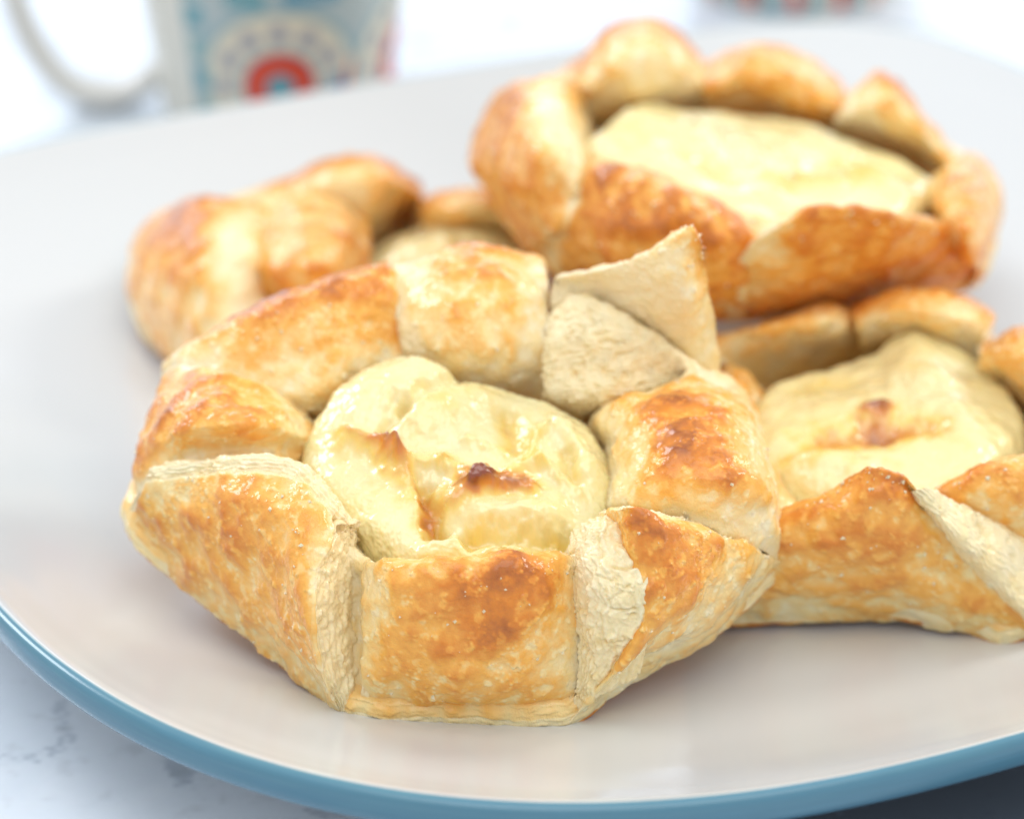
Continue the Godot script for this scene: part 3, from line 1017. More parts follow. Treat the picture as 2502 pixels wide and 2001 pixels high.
	dough(p, "folded_lobe", "crusty brown right front fold with a raised tip", 2, [
		[[13.8, 0.0, 0.0, 0.30], [16.3, 1.0, 0.1, 0.20], [26.5, 2.0, -9.6, 0.30], [39.7, 3.0, -17.0, 0.30], [51.5, 5.0, -31.8, 0.35], [53.3, 0.0, -37.2, 0.10]],
		[[17.8, 1.0, -5.9, 0.30], [20.1, 8.0, -0.4, 0.18], [26.8, 12.0, -4.4, 0.25], [37.5, 13.0, -11.2, 0.30], [49.6, 11.0, -25.8, 0.30], [51.5, 5.0, -32.2, 0.10]],
		[[21.4, 8.0, -5.3, 0.30], [23.6, 15.0, 0.4, 0.45], [28.7, 20.0, -1.9, 0.60], [36.2, 22.0, -8.6, 0.55], [46.7, 17.0, -22.0, 0.35], [48.6, 11.0, -28.4, 0.10]],
		[[24.2, 14.0, -9.4, 0.30], [26.3, 21.0, -3.5, 0.60], [28.5, 26.0, -3.2, 0.75], [34.1, 28.0, -8.9, 0.75], [43.1, 22.0, -19.3, 0.50], [44.8, 16.0, -25.8, 0.10]],
		[[22.7, 20.0, -13.9, 0.30], [24.9, 27.0, -7.8, 0.65], [26.7, 31.0, -7.4, 0.75], [31.1, 33.0, -10.0, 0.80], [37.8, 28.0, -15.9, 0.50], [39.4, 22.0, -22.5, 0.10]],
		[[21.4, 25.0, -19.4, 0.30], [23.6, 32.0, -13.1, 0.60], [24.9, 35.0, -12.1, 0.70], [28.1, 36.0, -11.8, 0.70], [34.0, 30.0, -16.4, 0.40], [35.6, 24.0, -23.0, 0.10]],
		[[20.9, 27.0, -21.2, 0.30], [23.1, 34.0, -14.8, 0.50], [24.1, 36.0, -13.6, 0.60], [26.7, 36.0, -13.0, 0.60], [32.6, 30.0, -17.5, 0.30], [33.9, 27.0, -21.0, 0.10]],
		[[21.5, 25.6, -22.8, 0.06], [23.7, 32.6, -16.4, 0.06], [25.3, 33.6, -15.7, 0.06], [29.1, 32.2, -16.0, 0.06], [32.9, 27.9, -19.3, 0.06], [34.3, 24.9, -22.8, 0.06]],
		[[22.5, 23.0, -25.8, 0.30], [24.7, 30.0, -19.4, 0.06], [27.5, 29.0, -19.7, 0.05], [33.5, 25.0, -21.7, 0.05], [33.6, 24.0, -22.6, 0.06], [35.0, 21.0, -26.1, 0.10]],
		[[22.8, 11.0, -36.0, 0.30], [25.1, 18.0, -29.6, 0.05], [28.6, 17.0, -30.0, 0.05], [34.5, 14.0, -31.3, 0.05], [35.4, 13.0, -32.1, 0.05], [36.8, 10.0, -35.6, 0.10]],
	])
	dough(p, "cut_layers", "pale open pastry layers under the raised tip", 1, [
		[[16.9, 2.0, -1.0, 0.10], [20.1, 7.0, -0.5, 0.10], [26.8, 10.0, -2.2, 0.10]],
		[[17.7, 13.0, -5.0, 0.07], [21.2, 19.0, -1.4, 0.07], [28.3, 20.0, -1.9, 0.07]],
		[[16.7, 21.0, -9.1, 0.05], [20.4, 28.0, -4.3, 0.05], [28.1, 28.0, -4.8, 0.05]],
		[[16.0, 24.0, -14.4, 0.05], [19.5, 31.0, -10.5, 0.05], [27.2, 30.0, -11.0, 0.05]],
		[[16.8, 24.0, -19.7, 0.06], [20.4, 31.0, -16.0, 0.06], [25.9, 30.0, -17.3, 0.06]],
		[[19.0, 16.0, -28.4, 0.06], [21.4, 18.0, -29.1, 0.06], [25.5, 18.0, -29.6, 0.06]],
	])
	filling(p, Vector3(-2.6, 21.0, -39.3), 4, [
		[22.8, 20.0, -38.7], [21.8, 20.0, -28.7], [16.1, 21.0, -20.3], [5.3, 22.0, -17.2], [-7.5, 21.0, -17.3], [-14.3, 21.0, -21.2], [-20.3, 21.0, -27.6], [-25.2, 21.0, -34.8], [-27.0, 21.0, -41.0], [-24.5, 22.0, -49.2], [-19.5, 23.0, -56.6], [-12.4, 24.0, -60.3], [-6.0, 24.0, -58.2], [0.0, 23.0, -56.1], [8.3, 22.0, -55.7], [16.2, 21.0, -52.4], [21.0, 20.0, -47.9]],
		[
			[-18.4, -50.7, -8.3, -56.6, 9, 2.6, 1, 0],
			[-14.2, -42.0, -10.5, -47.2, 1.3, -1.6, 1, 0],
			[-10.5, -47.2, -2.0, -55.2, 1.3, -1.6, 1, 0],
			[-8.0, -44.3, 1.2, -51.3, 4, 1.2, 1, 0.05],
			[-19.6, -42.0, -11.7, -36.7, 2.6, 2.2, 0.5, 0.24],
			[-14.1, -39.2, -11.3, -36.0, 1.6, 0.8, 0.6, 0.26],
			[-11.7, -36.3, -5.7, -24.2, 2.4, 1.7, 0.5, 0.27],
			[-7.3, -29.7, -4.7, -22.0, 1.6, -2.8, 1, 0.2],
			[-2.3, -26.3, 2.9, -29.5, 1.8, 1.8, 1.6, 0.3],
			[1.4, -29.1, 9.4, -30.5, 1.7, 2.0, 1.4, 0.58],
			[-10.9, -34.7, -4.0, -34.7, 1.2, 1.3, 1.5, 0.12],
			[-4.0, -34.7, 1.4, -31.1, 1.2, 1.2, 1.5, 0.12],
			[6.7, -47.2, 8.3, -39.7, 2.6, -1.8, 1, 0.16],
			[13.0, -45.5, 9.0, -36.9, 1.3, 1.4, 0.5, 0.05],
			[0.5, -40.3, 6.0, -38.3, 1.3, 1.0, 0.6, 0.05],
			[15.7, -47.2, 19.8, -38.0, 2.2, 1.6, 1, 0],
			[16.0, -41.4, 17.8, -33.5, 1.2, -1.2, 1, 0.1],
			[6.0, -33.0, 12.1, -36.7, 1.4, 1.4, 0.6, 0.05],
			[12.1, -36.7, 17.8, -32.2, 1.3, 1.2, 0.6, 0.06],
			[-21.5, -33.5, -14.3, -23.7, 5, 1.5, 1, 0],
			[0.8, -20.4, 15.7, -21.3, 2.2, -2.6, 1, 0.12],
			[2.2, -24.2, 13.5, -25.3, 2.6, 1.6, 1, 0.02],
			[-7.4, -17.3, -1.5, -19.4, 1.6, 1.2, 1, 0],
			[3.0, -17.8, 6.7, -18.3, 1.5, 1, 1, 0.05],
		])

func build_right(p: Node3D) -> void:
	pastry_base(p, [[-31.8, 0.0, -0.9], [-19.1, 0.0, 0.0], [-2.5, 1.5, 0.6], [10.1, 0.0, 2.1], [21.5, 0.0, 5.3], [38.7, 1.0, -16.5], [49.5, 2.0, -48.1], [50.6, 3.0, -77.8], [40.1, 3.0, -91.8], [17.5, 3.0, -95.9], [-5.9, 3.0, -94.9], [-25.5, 3.0, -79.8], [-33.2, 2.0, -51.7], [-34.8, 1.0, -19.6]])
	crust(p, [["dough_wall", "", 0, 0], ["folded_lobe", "", 0, 5], ["folded_lobe", "", 0, 10], ["folded_lobe", "", 0, 14], ["folded_lobe", "", 0, 19], ["folded_lobe", "", 0, 24], ["folded_lobe", "", 0, 29]], [
		[[-32.8, 2.2, -6.3, 0.18], [-32.4, 10.5, 1.5, 0.18], [-30.6, 16.2, 5.6, 0.18], [-27.0, 18.2, 3.8, 0.18], [-22.5, 17.1, -1.8, 0.18], [-18.6, 14.0, -8.2, 0.18], [-15.1, 9.2, -15.6, 0.17]],
		[[-31.8, 1.0, -1.1, 0.15], [-32.3, 6.0, 0.4, 0.15], [-31.9, 12.0, 2.1, 0.15], [-29.6, 16.0, 1.3, 0.15], [-26.3, 16.0, -1.8, 0.15], [-22.9, 14.0, -5.2, 0.15], [-18.9, 10.0, -10.7, 0.15]],
		[[-19.2, 1.0, 0.7, 0.15], [-19.8, 6.0, 1.9, 0.15], [-19.6, 13.0, 3.8, 0.15], [-16.9, 20.0, 4.3, 0.15], [-12.2, 24.0, 1.3, 0.15], [-9.1, 26.0, -0.7, 0.15], [-7.7, 20.0, -7.7, 0.15]],
		[[-2.4, 1.0, -0.8, 0.15], [-3.6, 7.0, 2.8, 0.15], [-4.7, 16.0, 6.6, 0.15], [-5.6, 24.0, 7.4, 0.15], [-6.1, 29.0, 5.4, 0.15], [-5.5, 30.0, 3.4, 0.15], [-4.1, 22.0, -5.7, 0.15]],
		[[9.9, 1.0, 2.6, 0.15], [9.7, 5.0, 4.0, 0.15], [7.5, 12.0, 3.6, 0.15], [4.5, 20.0, 4.3, 0.15], [1.3, 25.0, 3.0, 0.15], [-1.2, 28.0, 2.9, 0.15], [0.0, 20.0, -6.9, 0.15]],
		[[9.3, 7.2, -2.3, 0.18], [8.6, 12.0, 0.5, 0.18], [7.1, 17.1, 1.6, 0.18], [5.8, 22.2, 1.8, 0.18], [4.8, 24.7, -0.1, 0.18], [4.8, 24.6, -3.1, 0.18], [7.0, 17.7, -12.5, 0.18]],
		[[8.7, 14.0, -7.3, 0.30], [7.4, 19.6, -2.9, 0.36], [6.8, 23.8, -0.5, 0.50], [7.0, 26.0, -0.6, 0.63], [8.3, 26.0, -3.1, 0.66], [10.7, 22.9, -9.2, 0.55], [14.0, 17.0, -18.1, 0.30]],
		[[17.6, 10.0, -6.2, 0.30], [15.5, 18.4, -0.3, 0.36], [14.3, 24.9, 2.5, 0.50], [14.2, 29.0, 1.5, 0.63], [15.0, 30.7, -1.1, 0.66], [16.8, 27.5, -8.0, 0.55], [19.5, 20.0, -18.5, 0.30]],
		[[27.9, 6.0, -8.2, 0.30], [25.5, 15.7, -2.2, 0.36], [23.8, 23.7, 0.7, 0.50], [23.0, 29.0, 0.0, 0.63], [22.8, 30.8, -3.3, 0.66], [23.7, 27.5, -10.5, 0.55], [25.5, 20.0, -21.0, 0.30]],
		[[38.1, 4.0, -14.6, 0.30], [36.4, 11.8, -12.2, 0.36], [35.5, 17.2, -13.2, 0.50], [35.5, 20.0, -17.7, 0.63], [34.9, 22.1, -21.6, 0.66], [35.0, 20.3, -27.5, 0.55], [35.7, 15.0, -35.2, 0.30]],
		[[41.2, 3.7, -22.8, 0.18], [37.7, 13.2, -12.8, 0.18], [34.9, 19.7, -7.2, 0.18], [32.9, 23.2, -7.4, 0.18], [31.7, 22.7, -13.9, 0.18], [31.5, 18.8, -23.1, 0.18], [32.3, 12.7, -33.6, 0.18]],
		[[44.4, 4.0, -30.9, 0.43], [39.1, 15.3, -13.4, 0.58], [34.3, 23.8, -1.2, 0.66], [30.3, 28.0, 2.9, 0.63], [28.4, 24.8, -6.1, 0.43], [28.0, 19.0, -18.7, 0.25], [28.8, 12.0, -32.0, 0.20]],
		[[50.0, 4.0, -51.7, 0.43], [43.9, 16.7, -31.1, 0.58], [38.2, 26.3, -15.4, 0.66], [33.4, 31.0, -7.7, 0.63], [31.0, 26.5, -16.1, 0.43], [30.1, 19.6, -28.2, 0.25], [30.2, 12.0, -40.7, 0.20]],
		[[51.2, 4.0, -72.1, 0.43], [45.6, 15.3, -53.5, 0.58], [40.5, 23.8, -38.8, 0.66], [36.1, 28.0, -30.2, 0.63], [33.0, 24.8, -32.9, 0.43], [31.3, 19.0, -40.2, 0.25], [30.8, 12.0, -49.6, 0.20]],
		[[50.8, 3.7, -75.0, 0.18], [45.1, 16.3, -55.0, 0.18], [40.2, 23.5, -40.2, 0.18], [36.3, 26.6, -31.5, 0.18], [33.4, 23.6, -32.2, 0.18], [31.7, 17.0, -39.1, 0.18], [31.0, 10.2, -47.9, 0.18]],
		[[50.5, 4.0, -77.9, 0.43], [44.5, 17.9, -56.4, 0.51], [40.0, 24.8, -41.7, 0.61], [36.4, 26.9, -32.7, 0.60], [33.8, 23.9, -31.5, 0.45], [32.1, 16.7, -38.1, 0.23], [31.2, 10.0, -46.1, 0.20]],
		[[46.0, 4.0, -93.9, 0.43], [38.9, 21.5, -66.5, 0.51], [34.9, 29.0, -50.6, 0.61], [31.8, 31.0, -39.4, 0.60], [29.6, 27.4, -36.0, 0.45], [28.8, 18.3, -43.5, 0.23], [28.9, 10.0, -53.3, 0.20]],
		[[36.7, 4.0, -93.9, 0.43], [31.2, 21.5, -68.1, 0.51], [27.8, 29.0, -53.8, 0.61], [25.4, 31.0, -44.0, 0.60], [24.4, 27.4, -42.1, 0.45], [25.0, 18.3, -50.9, 0.23], [25.7, 10.0, -60.7, 0.20]],
		[[27.5, 4.0, -81.8, 0.43], [23.6, 17.9, -65.1, 0.51], [21.2, 24.8, -54.3, 0.61], [19.7, 26.9, -47.9, 0.60], [19.7, 23.9, -48.5, 0.45], [21.0, 16.7, -56.1, 0.23], [22.5, 10.0, -62.6, 0.20]],
		[[28.5, 3.7, -85.8, 0.18], [24.9, 17.6, -72.6, 0.18], [22.8, 24.0, -62.3, 0.18], [21.5, 26.0, -55.3, 0.18], [20.9, 23.4, -53.9, 0.18], [21.2, 16.9, -58.7, 0.18], [21.9, 10.2, -65.5, 0.18]],
		[[29.6, 4.0, -89.8, 0.43], [26.2, 17.9, -80.1, 0.61], [24.5, 24.8, -70.3, 0.69], [23.3, 26.7, -62.7, 0.57], [22.2, 24.5, -59.3, 0.32], [21.3, 18.8, -61.3, 0.17], [21.4, 12.0, -68.3, 0.20]],
		[[20.2, 4.0, -96.0, 0.43], [17.3, 21.5, -79.7, 0.61], [15.5, 28.9, -69.7, 0.69], [14.2, 31.3, -61.3, 0.57], [14.0, 29.4, -57.3, 0.32], [15.4, 22.3, -61.6, 0.17], [17.5, 12.0, -72.2, 0.20]],
		[[10.9, 4.0, -96.0, 0.43], [8.3, 21.5, -79.7, 0.61], [6.7, 28.9, -69.7, 0.69], [5.8, 31.3, -61.2, 0.57], [6.0, 29.4, -57.9, 0.32], [7.9, 22.3, -63.7, 0.17], [10.6, 12.0, -74.2, 0.20]],
		[[2.3, 4.0, -93.9, 0.43], [0.5, 17.9, -80.5, 0.61], [-0.5, 24.7, -70.9, 0.69], [-0.9, 27.3, -63.0, 0.57], [-0.2, 25.3, -60.3, 0.32], [1.8, 18.7, -65.4, 0.17], [4.1, 12.0, -72.2, 0.20]],
		[[3.0, 3.7, -96.0, 0.18], [0.5, 17.6, -81.6, 0.18], [-0.5, 23.3, -71.7, 0.18], [-0.5, 24.7, -65.6, 0.18], [0.5, 21.9, -64.6, 0.18], [2.6, 15.5, -69.2, 0.17], [4.5, 9.2, -75.1, 0.18]],
		[[3.7, 4.0, -98.1, 0.43], [0.4, 18.0, -82.7, 0.52], [-0.5, 23.6, -72.5, 0.55], [-0.2, 23.7, -68.1, 0.44], [1.2, 20.0, -68.9, 0.26], [3.4, 13.8, -73.1, 0.19], [5.0, 8.0, -78.0, 0.20]],
		[[-3.8, 4.0, -98.1, 0.43], [-6.7, 21.5, -77.4, 0.52], [-7.0, 28.4, -64.0, 0.56], [-6.6, 28.9, -57.9, 0.32], [-5.4, 24.2, -60.5, 0.14], [-3.2, 15.4, -69.7, 0.20], [-0.7, 8.0, -76.1, 0.20]],
		[[-15.3, 4.0, -93.9, 0.43], [-17.7, 19.8, -71.5, 0.52], [-18.4, 26.3, -60.4, 0.55], [-17.0, 26.8, -57.1, 0.44], [-14.4, 22.8, -59.3, 0.26], [-11.3, 15.6, -65.8, 0.19], [-8.0, 8.0, -74.1, 0.20]],
		[[-28.8, 4.0, -85.8, 0.43], [-28.8, 16.2, -71.9, 0.52], [-28.3, 21.3, -64.8, 0.54], [-27.4, 22.6, -60.1, 0.46], [-25.5, 20.5, -58.7, 0.29], [-21.7, 14.8, -62.5, 0.19], [-15.7, 8.0, -68.3, 0.20]],
		[[-27.9, 3.7, -85.8, 0.18], [-27.6, 15.7, -67.6, 0.18], [-26.5, 20.8, -57.7, 0.18], [-24.7, 21.5, -54.5, 0.18], [-22.9, 19.4, -54.2, 0.18], [-19.7, 14.4, -57.9, 0.18], [-15.2, 8.2, -63.6, 0.18]],
		[[-27.0, 4.0, -85.8, 0.43], [-26.4, 15.7, -63.2, 0.50], [-24.7, 21.9, -50.6, 0.54], [-22.0, 22.0, -49.0, 0.53], [-20.2, 19.9, -49.7, 0.40], [-17.8, 15.6, -53.3, 0.26], [-14.7, 10.0, -58.9, 0.20]],
		[[-31.0, 4.0, -62.6, 0.43], [-30.0, 18.6, -38.2, 0.50], [-28.0, 26.6, -24.5, 0.54], [-24.8, 27.0, -23.4, 0.53], [-22.0, 22.9, -29.0, 0.40], [-19.0, 16.9, -37.1, 0.26], [-15.8, 10.0, -46.1, 0.20]],
		[[-33.2, 4.0, -36.0, 0.43], [-32.2, 18.6, -16.3, 0.50], [-29.6, 26.6, -5.0, 0.54], [-25.4, 27.0, -3.6, 0.53], [-21.0, 22.9, -9.8, 0.40], [-16.8, 16.9, -19.4, 0.26], [-12.9, 10.0, -30.5, 0.20]],
		[[-33.7, 4.0, -11.5, 0.43], [-32.5, 15.7, 2.7, 0.50], [-29.4, 21.9, 9.1, 0.54], [-24.4, 22.0, 6.4, 0.53], [-18.7, 19.9, -1.8, 0.40], [-14.3, 15.6, -11.2, 0.26], [-11.3, 10.0, -20.5, 0.20]],
	])
	dough(p, "folded_lobe", "", 0, [
		[[-31.8, 1.0, -1.1, 0.30], [-19.2, 1.0, 0.7, 0.30], [-2.4, 1.0, -0.8, 0.30], [9.9, 1.0, 2.6, 0.30], [21.9, 0.0, 4.7, 0.30]],
		[[-32.3, 9.0, 2.8, 0.43], [-19.8, 9.0, 4.3, 0.53], [-3.6, 10.0, 5.2, 0.53], [9.7, 8.0, 6.4, 0.53], [21.5, 6.0, 6.9, 0.58]],
		[[-31.9, 16.0, 5.3, 0.53], [-19.6, 17.0, 7.0, 0.58], [-4.7, 20.0, 9.8, 0.63], [7.5, 16.0, 6.8, 0.53], [16.3, 12.0, 7.0, 0.30]],
		[[-29.6, 20.0, 4.5, 0.53], [-16.9, 24.0, 7.5, 0.63], [-5.6, 28.0, 10.6, 0.68], [4.5, 24.0, 7.5, 0.53], [11.2, 18.0, 7.2, 0.30]],
		[[-26.3, 20.0, 1.4, 0.48], [-12.2, 28.0, 4.5, 0.68], [-6.1, 33.0, 8.6, 0.78], [1.3, 29.0, 6.2, 0.63], [5.8, 24.0, 6.7, 0.30]],
		[[-22.9, 18.0, -2.0, 0.43], [-9.1, 30.0, 2.5, 0.73], [-5.5, 34.0, 6.6, 0.83], [-1.2, 32.0, 6.1, 0.63], [1.1, 30.0, 7.2, 0.43]],
		[[-18.9, 12.0, -9.1, 0.30], [-7.7, 22.0, -6.1, 0.30], [-4.1, 24.0, -4.1, 0.30], [0.0, 22.0, -5.3, 0.30], [1.9, 20.0, -6.4, 0.30]],
	])
	dough(p, "cut_layers", "pale layered cut edge of the fold", 2, [
		[[0.0, 24.0, 0.6, 0.15], [6.2, 16.0, -0.8, 0.15], [11.8, 10.0, 1.4, 0.15], [19.8, 4.0, 3.7, 0.15], [23.3, 1.0, 3.4, 0.15]],
		[[0.6, 31.0, 8.2, 0.10], [5.7, 25.0, 10.0, 0.10], [11.6, 18.0, 9.4, 0.10], [19.3, 10.0, 8.9, 0.10], [23.1, 5.0, 7.9, 0.10]],
		[[2.8, 31.0, 8.2, 0.03], [9.0, 25.0, 7.7, 0.03], [14.9, 20.0, 7.2, 0.03], [22.6, 12.0, 4.0, 0.03], [25.5, 7.0, 3.3, 0.03]],
		[[6.0, 27.0, 3.5, 0.06], [12.3, 23.0, 2.0, 0.06], [19.2, 18.0, 0.3, 0.06], [25.7, 11.0, -2.2, 0.06], [28.1, 7.0, -2.7, 0.06]],
		[[9.2, 18.0, -6.7, 0.10], [15.1, 14.0, -7.3, 0.10], [21.9, 10.0, -7.8, 0.10], [27.0, 6.0, -5.1, 0.10], [28.9, 3.0, -5.4, 0.10]],
	])
	filling(p, Vector3(1.6, 22.0, -32.8), 2.5, [
		[25.9, 20.0, -34.7], [19.9, 20.0, -21.0], [10.6, 20.0, -12.8], [3.8, 20.0, -9.6], [-6.4, 20.0, -10.4], [-14.1, 20.0, -12.8], [-19.9, 20.0, -21.0], [-21.7, 20.0, -34.7], [-17.4, 21.0, -47.2], [-8.2, 22.0, -51.8], [0.9, 22.0, -56.8], [6.1, 23.0, -61.2], [11.5, 23.0, -62.6], [17.8, 22.0, -60.3], [24.0, 21.0, -49.1]],
		[
			[-8.2, -26.0, -0.9, -26.0, 4, -2.2, 1, 0.35],
			[-2.2, -33.0, 1.5, -33.7, 1.6, 1.0, 0.8, 0.5],
			[-0.7, -27.8, 7.5, -27.8, 3.5, -1.5, 1, 0.3],
			[-13.7, -19.3, -6.0, -15.9, 3, 1.4, 1, 0.05],
			[-17.6, -20.9, -11.8, -22.6, 2.4, -1.0, 1, 0.1],
			[9.7, -58.7, 10.3, -43.7, 5, 2, 1, 0.02],
			[13.9, -33.0, 17.1, -20.9, 6, 1.6, 1, 0],
			[-11.5, -43.7, -4.8, -43.7, 3, -0.8, 1, 0.08],
		])

